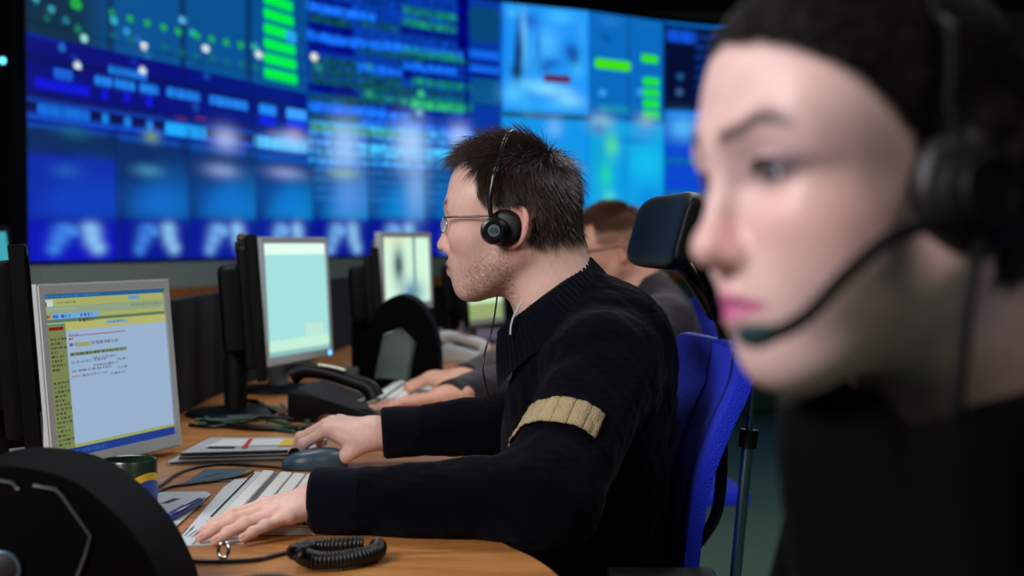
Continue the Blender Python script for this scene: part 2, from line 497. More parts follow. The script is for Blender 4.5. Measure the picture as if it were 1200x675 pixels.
def eyes(M, parent, iris, c0=(.0925,.0325,.002), es=1.):
    mi = mat('eye_white', (225,215,215), .15, spec=.6)
    for s in (1,-1):
        bm = bmesh.new(); bmesh.ops.create_uvsphere(bm, u_segments=24, v_segments=24, radius=.0128*es)
        T = M @ Matrix.Translation((c0[0],s*c0[1],c0[2])) @ Matrix.Rotation(R(90),4,'Y')
        bmesh.ops.transform(bm, matrix=T, verts=bm.verts[:])
        c = M @ Vector((c0[0],s*c0[1],c0[2])); fw = (M.to_3x3() @ Vector((1,s*.05,-.08))).normalized(); sc = M.to_scale()[0]
        for fc in bm.faces:
            a = (fc.calc_center_median()-c).normalized().dot(fw)
            fc.material_index = 2 if a > .975 else (1 if a > .87 else 0)
        bmo('eye', bm, mi, parent, smooth=True, auto=False, mats=[mat('iris_'+str(iris[0]), iris, .2), mat('pupil', (4,4,5), .1)])
# ================================================================== ROOM
DARK = mat('dark_paint', (20,26,28), .8)
# video wall path in plan: (photo column, distance)
WP = [(-40,4.62),(30,4.97),(115,5.4),(200,5.87),(280,6.42),(360,7.05),(415,7.34),(470,7.62),(525,7.9),(584,8.18),(636,8.35),(690,8.52),(776,8.9),(850,9.15),(1010,9.6),(1300,10.1),(1600,10.4)]
wp = [Vector(((px-600)/F*Y, Y, 0)) for px, Y in WP]
dense = catmull(wp, 24)
cum = [0.]
for a, b in zip(dense, dense[1:]): cum.append(cum[-1]+(b-a).length)
def wall_pt(s, off=0.):
    s = min(max(s, 0), cum[-1]-1e-4); i = 0; lo, hi = 0, len(cum)-2
    while lo < hi:
        m = (lo+hi+1)//2
        if cum[m] <= s: lo = m
        else: hi = m-1
    a, b = dense[lo], dense[lo+1]; t = (s-cum[lo])/max(cum[lo+1]-cum[lo], 1e-9)
    p = a.lerp(b, t); d = (b-a).normalized(); return p+Vector((d.y, -d.x, 0))*off
dpx = [p.x/p.y*F+600 for p in dense]
def s_of_px(px): return float(np.interp(px, dpx, cum))
def sz(px, py):
    s = s_of_px(px); p = wall_pt(s); return s, at(px, py, p.y).z
ZB, ZS, ZT = CAMZ-.066, CAMZ+.785, CAMZ+1.40
def wall_strip(name, s0, s1, z0, z1, off, th, m, parent=None, n=40, **k):
    vs = []; N = n+1
    for i in range(N):
        s = s0+(s1-s0)*i/n; a = wall_pt(s, off); b = wall_pt(s, off-th)
        for p, z in ((a,z0),(a,z1),(b,z1),(b,z0)): vs.append((p.x,p.y,z))
    return mesh(name, vs, grid_faces(N, 4, True)+[(3,2,1,0),(n*4,n*4+1,n*4+2,n*4+3)], m, parent, smooth=False, **k)
# ---- paint the content of the display wall on a raster in wall coordinates
DS = .0105
S0, S1 = s_of_px(30), s_of_px(1010)
NS = int((S1-S0)/DS); NZ = int((ZT-ZB)/DS)
sc_ = S0+(np.arange(NS)+.5)*DS; zc_ = ZB+(np.arange(NZ)+.5)*DS
SS, ZZ = np.meshgrid(sc_, zc_, indexing='ij')
CV = np.zeros((NS, NZ, 3))
def blend(w, c): 
    global CV
    CV = CV*(1-w[...,None])+np.array(lin(c))*w[...,None]
def softbox(s0, z0, s1, z1, e=.006, r=None):
    cx, cz = (s0+s1)/2, (z0+z1)/2; hx, hz = abs(s1-s0)/2, abs(z1-z0)/2
    r = min(hx, hz)*.6 if r is None else r
    dx = np.abs(SS-cx)-hx+r; dz = np.abs(ZZ-cz)-hz+r
    d = np.sqrt(np.maximum(dx,0)**2+np.maximum(dz,0)**2)+np.minimum(np.maximum(dx,dz),0)-r
    return 1-ss(d, -e, e)
def rc_(x0, y0, x1, y1, c, a=1., e=.006, r=None):
    """box whose top left and bottom right corners fall on these points of the photo"""
    s0, za = sz(x0, y0); s1, zb = sz(x1, y1); blend(softbox(s0, za, s1, zb, e, r)*a, c)
def blob(x, y, rx, ry, c, a=1.):
    s, z = sz(x, y); D = wall_pt(s).y; k = D/F
    dsp = (s_of_px(x+rx)-s_of_px(x-rx))/2
    blend(a*np.exp(-(((SS-s)/dsp)**2+((ZZ-z)/(ry*k))**2)), c)
def row(x0, y0, x1, h, c, a=1., tex=0., seed=0):
    """one line of a table: level on the wall, starting at (x0,y0), h photo pixels tall at its left end"""
    s0, z0 = sz(x0, y0); s1 = s_of_px(x1); k = wall_pt(s0).y/F
    w = softbox(s0, z0, s1, z0-h*k, .006)
    if tex:
        r = np.random.default_rng(seed); nse = r.random(NS); nse = np.convolve(nse, np.ones(3)/3, 'same')
        w = w*(1-tex+tex*(nse[:,None] > .5))
    blend(w*a, c)
def pxm(): return np.interp(SS, cum, dpx)
PX = pxm()
blend(np.ones_like(SS), (6,70,165))
# map area, top left
w = (PX < 358)*(ZZ > sz(30,37)[1]-.0); base_w = w.astype(float)
blend(base_w, (4,80,145)); blend(base_w*(1-ss(PX, 80, 150)), (3,46,72)); blend(base_w*(1-ss(PX, 40, 130))*.6, (6,40,62))
for x in (128, 213, 290): rc_(x-4, -150, x+4, 400, (4,40,85), .75)
for i in range(26):
    rx = rng.uniform(40,350); ry = rng.uniform(-10, 40)+rx*.16; blob(rx, ry, 4, 3, (8,50,90), .4)
# blue band
zt = sz(30,37)[1]; zb = sz(30,142)[1]
rowsel = (ZZ < zt)*(ZZ > zb)*(PX < 358); blend(rowsel.astype(float), (0,4,120))
rc_(28,39,76,52,(10,60,190)); row(28,60,358,6,(0,0,70),.8); row(32,70,300,5,(0,0,90),.6)
row(40,90,104,12,(10,10,215)); row(62,79,84,12,(20,95,215)); row(126,77,171,9,(25,125,235),1,.2)
for x0,x1,y in ((110,130,88),(133,157,92),(162,184,97),(194,233,102),(244,289,111)): row(x0,y,x1,11,(30,130,240),1,.25,x0)
row(302,121,322,12,(35,135,245)); row(334,126,358,12,(60,160,255))
for x,y in ((118,104),(144,107),(170,112)): row(x,y,x+7,12,(8,12,220))
row(302,135,322,10,(10,10,225)); row(334,139,358,10,(15,50,225))
row(30,107,358,6,(4,4,85)); row(30,119,358,9,(4,6,60),.9)
row(30,113,358,4,(15,70,190),.8); row(30,131,358,8,(12,80,205),.8)
row(42,121,104,12,(15,110,225),1,.2)
for x,y in ((118,133),(144,137),(170,141)): row(x,y,x+8,11,(20,130,235))
row(192,143,240,14,(30,170,255),1,.3); row(296,158,358,14,(90,200,255),1,.3)
for x in (205,228,312): row(x,137 if x<300 else 153,x+12,2,(140,30,80),.8)
# big text tables
def table(x0, x1, ya, yb, lines):
    for k,(y,c,a,xs,xe) in enumerate(lines): row(xs,y,xe,8,c,a,.35,int(y*7+xs))
w = ((PX >= 358)*(PX < 585)*(ZZ > sz(360,190)[1])).astype(float); blend(w, (4,55,160))
LB, DB, GR, DG, CY = (20,110,245), (0,0,125), (20,135,95), (10,75,75), (60,200,240)
L = [(-6,DB,412,360),(0,LB,440,358),(14,DG,412,360),(24,DB,413,360),(35,LB,470,358),(47,DB,414,360),
     (64,DG,420,362),(76,DG,470,362),(88,DG,480,362),(96,DB,415,360),(108,DG,420,362),(118,LB,480,360),(131,DG,440,360),(142,(70,150,60),500,362)]
for y,c,xe,xs in L: row(xs,y,xe,11,c,.95,.3 if c in (GR,DG) else .08,y+200)
L2 = [(14,DG,534,420),(6,GR,534,470),(20,GR,534,470),(30,DB,548,468),(39,LB,545,440),(46,DG,545,420),(54,GR,550,470),(70,DB,585,496),(66,LB,470,418),
      (72,LB,553,470),(83,DB,585,470),(86,DG,545,420),(90,GR,552,480),(100,GR,552,422),(112,GR,553,480),(106,DG,470,420),(122,DB,520,450),(118,(40,190,110),548,480),(132,LB,553,420),(138,DG,520,440),(150,LB,585,470),(160,CY,585,420)]
for y,c,xe,xs in L2: row(xs,y+8-(8 if xs>440 else 0),xe,9,c,.9,.35 if c not in (DB,LB) else .08,y+500)
rc_(534,-20,548,60,(0,0,110)); rc_(548,6,585,52,(4,72,110),.85); row(540,60,585,10,(0,20,150)); row(548,58,585,9,LB,.9); row(548,76,585,9,LB,.9); rc_(550,90,585,124,(10,90,140),.8)
row(534,82,585,6,(0,0,120)); rc_(543,20,549,140,(0,10,120),.8)
for k in range(9):
    y = 140+k*11; row(360,y,585,6,(60,175,255),.85,.45,k); 
    if k%3==0: row(366,y+5,520,4,(40,150,130),.6,.5,k+90)
# fine text texture over the tables
_r = np.random.default_rng(77); tx = _r.random((NS//2+1, NZ//2+1)).repeat(2,0).repeat(2,1)[:NS,:NZ]
tz = (np.arange(NZ)//2)%2
w = ((PX > 360)*(PX < 548)*(ZZ > sz(360,215)[1])).astype(float)
CV *= 1+w[...,None]*((tx*1.3-.55)*np.where(tz[None,:] > 0, 1., .35))[...,None]
CV = np.clip(CV, 0, 1.2)
# lower cells
cells = [(28,136),(136,220),(220,299),(299,366),(366,431),(431,497),(497,585)]
for i,(x0,x1) in enumerate(cells):
    t = i/6.; yt = 150+ (x0-36)*.14; c_hi = (8,50+60*min(1,t*2),150+55*min(1,t*2))
    rc_(x0,yt if i<4 else 195,x1,330,(4,34+18*t,92+25*t),.95 if i<4 else .7,.012,.0)
    lo_t = yt+8 if i<4 else 200
    for q in range(6):
        f_ = q/5.; rc_(x0+(x1-x0)*(.55-.42*f_),lo_t+(262-lo_t)*(.15+.6*f_),x1,262,(10,70+75*min(1,t*1.6)+20*f_,150+60*min(1,t*1.5)+20*f_),.22,.045,.03)
    blob((x0+x1)/2+4,236,(x1-x0)*.42,22,(12,110+20*t,225),.55)
    if i==0: rc_(x0,148,x1,178,(4,40,90),.9,.01,0); rc_(x0,178,x1,330,(6,38,185),.7,.02,0)
    rc_(x0,256,x1,330,(2,8,150) if i else (3,6,185),.92,.016,0)
    blob((x0+x1)/2,262,(x1-x0)*.5,9,(2,10,130),.5)
    h = x0+(x1-x0)*.22
    wd = (x1-x0)
    cc = (70,150,245) if i<2 else (130,195,255)
    # two pale legs of a bright shape
    for (fx,fy,rx,ry) in ((.42,268,.12,7),(.36,280,.10,8),(.30,292,.08,7),(.50,272,.06,5)): blob(x0+wd*fx,fy,wd*rx,ry,cc,.7)
    for (fx,fy,rx,ry) in ((.70,268,.10,8),(.72,280,.09,9),(.78,291,.08,7)): blob(x0+wd*fx,fy,wd*rx,ry,(150,210,255),.8)
    rc_(x1-2.2,150,x1+1.5,330,(2,20,90),.55,.01,0)
for (x,y,rx,ry,c,a) in ((75,200,16,8,(40,110,190),.5),(85,155,18,8,(30,110,130),.5),(176,160,9,7,(120,160,110),.8),(172,200,16,7,(70,150,190),.7),
    (263,163,15,13,(170,185,235),.85),(258,200,18,8,(150,170,220),.7),(340,165,20,9,(150,205,255),.9),(343,157,10,6,(190,150,190),.6),(333,203,20,7,(150,165,220),.7),
    (403,172,18,30,(165,205,255),.85),(405,230,14,26,(110,160,235),.5),(402,204,16,5,(150,190,160),.7),(420,225,12,22,(90,140,220),.4),(480,170,18,28,(175,210,255),.9),(486,222,12,34,(140,185,240),.65),(537,160,12,14,(190,210,255),.7)):
    blob(x,y,rx,ry,c,a)
# right part of the wall
rc_(585,-2,589,330,(4,60,170),1,.004,0)
wl = (PX > 587).astype(float); blend(wl, (4,120,225))
rc_(587,120,690,146,(20,60,75),.95,.01,0); rc_(612,132,660,140,(90,105,110),.6)
rc_(587,136,700,330,(15,150,235),1,.01,0); rc_(587,170,640,330,(5,110,215),.5,.1,0)
blob(648,150,9,10,(120,190,255),.7); blob(620,200,25,30,(40,180,255),.4)
rc_(588,-4,688,136,(30,150,250),1,.006,0)     # bright camera picture
for (x,y,rx,ry,c,a) in ((600,15,10,7,(70,190,250),.8),(620,25,10,9,(20,60,170),.7),(655,20,16,8,(70,195,255),.8),(612,45,4,28,(130,215,255),.85),(608,60,5,26,(10,20,90),.9),
    (604,84,7,8,(10,10,50),.95),(606,40,3,22,(20,60,190),.6),(622,70,9,18,(70,195,255),.7),(622,72,4,18,(30,110,220),.5),(640,50,14,18,(90,200,255),.6),(668,60,10,10,(10,40,150),.7),(675,80,8,12,(70,195,255),.7),
    (638,80,8,6,(10,30,120),.5),(600,110,14,12,(90,205,255),.8),(640,105,16,7,(140,225,255),.8),(625,100,20,7,(120,220,255),.7),(665,118,16,8,(150,230,255),.7),(650,125,24,6,(60,190,255),.6),(615,124,8,8,(60,190,250),.5),(680,40,5,24,(60,170,250),.6),(660,108,12,6,(140,220,255),.5),(590,60,5,40,(20,130,235),.6)): blob(x,y,rx,ry,c,a)
blob(604,70,3,24,(6,14,70),.9); blob(588,30,3,30,(20,90,200),.5); blob(629,55,3,22,(16,70,190),.6); blob(645,74,12,5,(10,40,150),.6); blob(671,68,6,9,(6,24,110),.7)
row(636,87,667,9,(95,10,60),.95)
rc_(689,8,776,150,(8,105,190),1,.006,0); rc_(733,15,736,150,(10,70,140),.7,.006,0); rc_(774,20,778,330,(10,60,140),.8,.006,0)
blob(713,25,12,6,(40,130,215),.6); blob(755,28,10,4,(20,110,190),.5); blob(708,44,5,4,(5,60,130),.7)
row(695,68,737,12,(70,225,0)); row(749,63,769,10,(50,225,10))
for y in (90,103,116,129): row(751,y,771,10,(30,225,60))
row(700,122,735,9,(20,150,175),.7)
rc_(690,140,776,330,(15,165,230),.9,.012,0)
for (x,y,rx,ry,c,a) in ((703,142,13,9,(140,190,205),.85),(755,142,11,8,(140,175,200),.8),(700,152,9,6,(95,110,200),.8),(752,158,12,7,(80,140,220),.6),(715,170,9,14,(90,230,130),.8),(708,205,8,16,(40,225,150),.8),(712,232,7,9,(90,235,190),.7),
    (700,180,7,30,(10,160,200),.5),(755,190,22,24,(20,200,240),.7),(730,200,6,40,(8,130,210),.6),(760,235,16,16,(8,120,225),.6),(740,165,20,5,(8,100,200),.5)): blob(x,y,rx,ry,c,a)
rc_(776,28,1010,140,(4,12,50),1,.006,0); row(778,34,814,14,(15,90,235),.9,.3,5)
rc_(777,140,1010,330,(6,75,200),1,.01,0); blob(798,150,18,14,(90,190,255),.9)
for k in range(7): row(778,172+k*13,1000,6,((15,60,220),(10,120,150))[k%3==1],.8,.4,k+33)
for k in range(8): row(812,40+k*12,990,6,(12,60,150),.7,.4,k+63)
zA = sz(760,60)
# bright spots of light on the screens
def dot(x, y, c, a=1., r=4.4):
    s, z = sz(x, y); k = wall_pt(s).y/F
    d = np.sqrt(((SS-s)*math.cos(R(35)))**2+(ZZ-z)**2)/k if False else np.sqrt(((SS-s)/((s_of_px(x+4)-s_of_px(x-4))/8))**2+((ZZ-z)/k)**2)
    blend((1-ss(d, r-1.2, r+1.2))*a, c)
W_, T_, B_ = (215,235,240), (60,170,190), (30,110,200)
for x,y,c,a in ((98,45,(150,225,215),1),(90,77,W_,1),(168,54,W_,1),(166,83,W_,1),(240,57,W_,1),(302,64,W_,1),(367,67,(235,245,235),1),(213,24,(90,175,220),1),(133,24,(50,180,210),1),
    (60,11,T_,.8),(77,24,(40,130,160),.8),(91,34,(30,130,100),.8),(148,37,(40,150,210),.9),(161,46,B_,.7),(171,65,(20,110,170),.8),(225,39,(40,180,160),.9),(297,55,(40,180,170),.9),(72,56,B_,.9),
    (156,72,(15,50,190),.6),(86,68,(15,50,160),.6),(241,89,(20,80,190),.6),(228,126,(30,90,190),.5),(42,-1,T_,.8),(372,79,(40,150,140),.7),(431,78,(40,150,130),.7),(431,110,(50,170,140),.7),(492,110,(60,210,130),.8),(490,132,(140,200,210),.7),
    (704,109,(60,170,240),.8),(748,108,(60,170,240),.7),(795,90,(30,90,150),.8),(794,108,(60,110,150),.7)): dot(x,y,c,a)
for k,(x,y) in enumerate(((89,5),(131,15),(152,22),(172,27),(191,32),(208,37),(230,42),(247,46),(264,50),(281,53))): 
    dot(x,y,(30,175,60) if k!=1 else (30,150,70),.9,4.2 if k else 7)
for x,y in ((55,21),(90,36),(132,41),(153,47),(192,55),(212,62),(229,66),(248,68),(265,73),(282,75),(299,79)): dot(x,y,(15,120,85),.6,4)
for k in range(6): row(308,-7+k*17.5-2,342-0+k,12.2,(0,240,60),1)
row(334,35,346,13,(40,160,245),1)
for (x,y) in ((348,8),(350,24),(352,50),(352,68),(351,84)): dot(x,y,(6,60,130),.6,5)
# ---- build the display wall: one module per mesh, all parts of one wall
vw = empty('video_wall', (wall_pt(S0).x, wall_pt(S0).y, ZB), label='curved wall of blue display panels showing maps and tables', cat='video wall')
SCR = mat('wall_screen', (10,10,10), .35, attr=True, emit=1.0)
cols_px = [30,132,216,294,361,431,498,585,688,776,850,930,1010]
cidx = [int(round((s_of_px(x)-S0)/DS)) for x in cols_px]; cidx[0] = 0; cidx[-1] = NS
zsplit = int(round((ZS-ZB)/DS))
for a, b in zip(cidx, cidx[1:]):
    for z0, z1 in ((0, zsplit), (zsplit, NZ)):
        xs = [wall_pt(S0+i*DS + (.0012 if i == a else (-.0012 if i == b else 0)), .012) for i in range(a, b+1)]
        zs = [ZB+j*DS+(.0012 if j == z0 else (-.0012 if j == z1 else 0)) for j in range(z0, z1+1)]
        V = [(p.x, p.y, z) for p in xs for z in zs]; nz = z1-z0+1
        # sides
        n0 = len(V); V += [(p.x,p.y,z) for p,z in [(wall_pt(S0+i*DS), z) for i in (a,b) for z in (zs[0],zs[-1])]]
        Fq = [(i*nz+j, (i+1)*nz+j, (i+1)*nz+j+1, i*nz+j+1) for i in range(b-a) for j in range(nz-1)]
        cc = CV[a:b, z0:z1].reshape(-1,3)
        A_, B2, C_, D_ = 0, nz-1, (b-a)*nz, (b-a)*nz+nz-1
        Fq2 = [(A_,B2,n0+1,n0), (C_,n0+2,n0+3,D_)]
        allf = Fq+Fq2
        o = mesh('display_panel', V, allf, SCR, vw, smooth=False)
        ca = o.data.color_attributes.new('Col','FLOAT_COLOR','CORNER')
        arr = np.ones((len(allf)*4,4),np.float32); arr[:len(Fq)*4,:3] = np.repeat(cc,4,0); arr[len(Fq)*4:,:3] = .0
        ca.data.foreach_set('color', arr.ravel())
BLK = mat('black_frame', (9,11,12), .5)
wall_strip('frame', S0-.02, S1+.02, ZB-.012, ZT+.03, -.004, .12, BLK, vw, 60)
# ledge below it, wood strip and dark base
sA, sB = s_of_px(20), s_of_px(1300)
wall_strip('trim_1', sA, sB, ZB-.115, ZB-.014, .10, .30, mat('ledge_grey', (140,154,146), .5, bump=('noise',30,.1)), kind='structure', n=70)
wall_strip('trim_2', sA, sB, ZB-.165, ZB-.117, .13, .30, wood('strip_wood', (120,70,25), (190,120,55), 3), kind='structure', n=70)
sM = s_of_px(640)
wall_strip('trim_4', sM, sB, .02, ZB-.168, .10, .30, mat('base_green', (56,92,80), .7, bump=('noise',20,.2)), kind='structure', n=40)
wall_strip('trim_3', sA, sM-.002, .02, ZB-.168, .10, .30, mat('base_dark', (12,15,16), .7), kind='structure', n=70)
# room shell
bm = bmesh.new(); box(bm, (-4.2,-1.6,-.1), (7.5,12.2,0)); bmo('floor', bm, mat('floor_carpet', (80,108,88), .85, bump=('noise',300,.3), vary=.25), kind='structure')
bm = bmesh.new(); box(bm, (-4.2,-1.6,3.1), (7.5,12.2,3.2)); bmo('ceiling', bm, mat('ceiling_dark', (50,72,66), .9), kind='structure')
WM = mat('wall_dark', (70,92,86), .8)
for nm, a, b in (('wall_left',(-4.3,-1.6,0),(-4.2,12.2,3.1)),('wall_right',(7.5,-1.6,0),(7.6,12.2,3.1)),('wall_back',(-4.3,12.2,0),(7.6,12.3,3.1)),('wall_front',(-4.3,-1.7,0),(7.6,-1.6,3.1))):
    bm = bmesh.new(); box(bm, a, b); bmo(nm, bm, WM, kind='structure')
bm = bmesh.new()
box(bm, (-2.45,4.85,.002), (-1.715,5.0,2.95), bev=.01)
bmo('dark_partition', bm, mat('partition_black', (3,4,5), .8, spec=.05), label='tall black partition standing left of the curved display wall', cat='partition')
# a far screen seen at the left edge
def quadM(c, yawn, tilt=0.):
    n = Vector((math.cos(yawn), math.sin(yawn), 0)); r = Vector((-n.y, n.x, 0))
    u = Vector((0,0,1))*math.cos(tilt)-n*math.sin(tilt); n2 = n*math.cos(tilt)+Vector((0,0,1))*math.sin(tilt)
    return frame3(r, u, n2, c)
# ================================================================== WORKTOPS
DW = wood('desk_wood', (150,92,42), (205,142,78), 3.5, .38)
def worktop(name, pts, label):
    bm = bmesh.new(); prism(bm, pts, DESK-.028, DESK, Matrix.Identity(4), .004)
    root = empty(name, (pts[0][0], pts[0][1], 0), label=label, cat='desk', group='wooden worktops in a row')
    bmo('top', bm, DW, root)
    ys = [p[1] for p in pts]; y0, y1 = min(ys), max(ys)
    for y in (y0+.12, y1-.12):
        b2 = bmesh.new(); box(b2, (-.95,y-.015,.012), (-.15,y+.015,DESK-.028), bev=.003); bmo('support_panel', b2, mat('panel_grey', (40,44,46), .5), root)
    b2 = bmesh.new(); box(b2, (-1.02,y0+.14,.25), (-.995,y1-.14,DESK-.028)); bmo('back_panel', b2, mat('panel_grey', (40,44,46), .5), root)
    return root
edge = catmull([(-.035,2.94),(-.045,2.5),(-.045,2.1),(-.035,1.87),(-.012,1.775),(.026,1.69),(.056,1.60),(.082,1.45),(.10,1.25),(.11,1.0)], 8) if False else None
E1 = [Vector(p+(0,)) for p in [(-.035,2.948),(-.045,2.5),(-.045,2.1),(-.035,1.87),(-.012,1.775),(.026,1.69),(.052,1.60),(.066,1.5),(.072,1.36)]]
e1 = [(p.x,p.y) for p in catmull(E1, 7)]
worktop('curved_worktop', e1+[(.06,1.30),(-1.1,1.30),(-1.1,2.948)], 'curved wooden worktop with rounded corner under the white keyboard')
E2 = [Vector(p+(0,)) for p in [(-.01,4.55),(-.03,4.2),(-.04,3.8),(-.04,3.3),(-.035,2.952)]]
worktop('curved_worktop', [(p.x,p.y) for p in catmull(E2,6)]+[(-1.1,2.952),(-1.1,4.55)], 'wooden worktop carrying the black desk telephone and second workstation')
E3 = [Vector(p+(0,)) for p in [(.25,6.3),(.12,5.6),(.04,5.1),(-.01,4.554)]]
worktop('curved_worktop', [(p.x,p.y) for p in catmull(E3,6)]+[(-1.1,4.554),(-1.1,5.4),(-.75,6.3)], 'farthest wooden worktop, nearest to the video wall')
# ================================================================== MONITORS
BP = mat('black_plastic', (4,5,6), .5, spec=.2); SIL = mat('silver_plastic', (196,204,204), .45); DSC = mat('dark_glass', (6,8,10), .12, spec=.7)
SM = mat('monitor_screen', (10,10,10), .3, attr=True, emit=1.0)
def monitor(A, B_, zb, W_px, H, tilt, style, paint, label, name='computer_monitor', group=None, hump=False, floor_z=DESK, inset=.017, frame_m=None, led=None, res=(60,50), depth=.045):
    """A,B_: plan points of the left and right bottom corners seen from the front"""
    A = Vector(A+(0,)); Bv = Vector(B_+(0,)); r = (Bv-A).normalized(); W = (Bv-A).length
    n = Vector((r.y,-r.x,0)); u = Vector((0,0,1))*math.cos(tilt)-n*math.sin(tilt); n2 = n*math.cos(tilt)+Vector((0,0,1))*math.sin(tilt)
    c = (A+Bv)/2+Vector((0,0,zb)); M = frame3(r, u, n2, c)
    foot = c-n*.07; root = empty(name, (foot.x,foot.y,floor_z), label=label, cat='monitor', group=group)
    fm = frame_m or (SIL if style == 'silver' else BP)
    bm = bmesh.new()
    w2 = W/2; t = inset; d = .012
    # bezel ring built from four mitred sides
    o_ = [(-w2,0),(w2,0),(w2,H),(-w2,H)]; i_ = [(-w2+t,t*1.35),(w2-t,t*1.35),(w2-t,H-t),(-w2+t,H-t)]
    vo = [bm.verts.new(M@Vector((x,y,0))) for x,y in o_]; vi = [bm.verts.new(M@Vector((x,y,-.001))) for x,y in i_]; vd = [bm.verts.new(M@Vector((x,y,-.006))) for x,y in i_]; vb = [bm.verts.new(M@Vector((x,y,-.022))) for x,y in o_]
    for k in range(4):
        j = (k+1)%4
        bm.faces.new((vo[k],vo[j],vi[j],vi[k])); bm.faces.new((vi[k],vi[j],vd[j],vd[k])); bm.faces.new((vo[j],vo[k],vb[k],vb[j]))
    bm.faces.new(vb[::-1])
    bmesh.ops.bevel(bm, geom=[e for e in bm.edges if e.verts[0] in vo and e.verts[1] in vo], offset=.003, segments=2, affect='EDGES')
    bmo('bezel', bm, fm, root)
    bm = bmesh.new()
    box(bm, (-w2*.88,H*.08,-depth), (w2*.88,H*.92,-.018), M, .012, 3)
    if hump: box(bm, (-w2*.55,H*.18,-depth-.045), (w2*.55,H*.80,-depth+.01), M, .02, 3)
    bmo('back_housing', bm, BP if style != 'silver' else mat('grey_plastic', (95,100,102), .45), root, smooth=True)
    # screen
    nx, ny = res; V = []; 
    for i in range(nx+1):
        for j in range(ny+1): V.append(M@Vector((-w2+t+(W-2*t)*i/nx, t*1.35+(H-t*2.35)*j/ny, -.0045)))
    Fq = [(i*(ny+1)+j,(i+1)*(ny+1)+j,(i+1)*(ny+1)+j+1,i*(ny+1)+j+1) for i in range(nx) for j in range(ny)]
    if paint is None: mesh('screen', V, Fq, DSC, root, smooth=False)
    else:
        o = mesh('screen', V, Fq, SM, root, smooth=False); C = np.zeros((nx,ny,3))
        U, Vv = np.meshgrid((np.arange(nx)+.5)/nx, 1-(np.arange(ny)+.5)/ny, indexing='ij')
        C = paint(U, Vv, C); ca = o.data.color_attributes.new('Col','FLOAT_COLOR','CORNER')
        arr = np.ones((nx*ny*4,4),np.float32); arr[:,:3] = np.repeat(C.reshape(-1,3),4,0); ca.data.foreach_set('color', arr.ravel())
    # stand
    bm = bmesh.new(); nb = M@Vector((0,H*.35,-depth-.01)); fx = Vector((foot.x,foot.y,floor_z+.006))
    tube(bm, [nb, Vector((foot.x,foot.y,max(floor_z+.06,zb+.02))), fx], .02, 10, flat=1.3)
    bmo('neck', bm, BP if style != 'silver' else MATS['grey_plastic'], root, smooth=True)
    bm = bmesh.new(); lathe(bm, [(0,.0),(.105,0),(.11,.004),(.105,.010),(.03,.016),(0,.016)], 32, Matrix.Translation((foot.x,foot.y,floor_z+.0004)))
    bmo('base', bm, BP, root, smooth=True)
    if led:
        bm = bmesh.new(); box(bm, (w2-t*1.9,t*.3,.0), (w2-t*1.15,t*1.0,.0016), M); bmo('power_light', bm, mat('led_blue', (90,170,255), .3, emit=3.), root, label='glowing blue power light')
    return root, M
def fill(C, U, V, x0, y0, x1, y1, c, a=1.):
    w = ((U>=x0)&(U<x1)&(V>=y0)&(V<y1))*a; return C*(1-w[...,None])+np.array(lin(c))*w[...,None]
def paint_browser(U, V, C):
    C[:] = np.array(lin((150,175,205))); f = lambda *a: None
    r = np.random.default_rng(4)
    def q(x0,y0,x1,y1,c,a=1.):
        nonlocal C; C = fill(C,U,V,x0,y0,x1,y1,c,a)
    def words(x0,x1,y,h,c,seed,a=.8):
        nonlocal C; rr = np.random.default_rng(seed); x = x0
        while x < x1:
            l = rr.uniform(.008,.03); q(x,y,min(x+l,x1),y+h,c,a*rr.uniform(.5,1)); x += l+rr.uniform(.006,.012)
    q(0,0,1,.028,(30,90,140)); words(.02,.45,.006,.014,(60,130,180),1)
    q(0,.028,1,.16,(165,170,100)); q(0,.075,1,.125,(140,160,130)); q(.0,.035,.07,.075,(190,205,205)); words(.1,.25,.048,.014,(90,110,70),2); q(.0,.045,.02,.07,(20,60,60))
    words(.02,.25,.085,.010,(170,190,160),3); q(.68,.036,.78,.06,(100,150,190)); words(.7,.98,.085,.02,(110,125,60),4,.7)
    q(.07,.118,.42,.155,(110,165,215)); q(.06,.125,.1,.15,(40,110,200)); words(.12,.2,.126,.018,(30,80,160),5,1); words(.27,.38,.126,.018,(30,80,160),6,1); q(0,.125,.03,.145,(190,60,40)); words(.0,.05,.13,.012,(60,80,50),7)
    q(0,.155,1,.175,(90,115,90)); q(.14,.175,1,.225,(175,178,105)); words(.26,.38,.163,.014,(50,60,40),8); q(.47,.185,.67,.205,(130,165,185)); words(.49,.63,.188,.012,(70,110,150),9)
    q(0,.18,.15,1,(116,128,78)); q(.02,.20,.13,.222,(120,20,25)); 
    y = .27
    while y < .95:
        if abs(y-.5)>.03: words(.025,.07+r.uniform(0,.08),y,.012,(35,42,28),int(y*999),.9)
        y += .0265
    words(.17,.24,.245,.012,(60,60,80),11); q(.17,.262,.63,.267,(150,90,120)); words(.17,.21,.275,.014,(150,30,60),12,1)
    words(.17,.22,.31,.014,(40,50,60),13); q(.22,.305,.33,.332,(150,155,100)); words(.34,.57,.31,.018,(70,80,70),14)
    q(.17,.365,.63,.39,(125,140,95)); words(.17,.62,.37,.014,(40,60,40),15)
    for k,(y,x0,x1,c) in enumerate(((.405,.34,.53,0),(.42,.17,.45,0),(.435,.54,.63,0),(.455,.34,.55,0),(.472,.17,.5,0),(.487,.54,.63,0),(.51,.17,.23,1),(.51,.25,.45,0),(.52,.48,.6,0))):
        words(x0,x1,y,.012,(80,95,125) if not c else (190,60,70),30+k,.85)
    q(.15,.925,1,.95,(150,160,90)); q(0,.95,1,1,(20,50,130)); words(.01,.4,.958,.03,(40,90,170),50,.8)
    return C
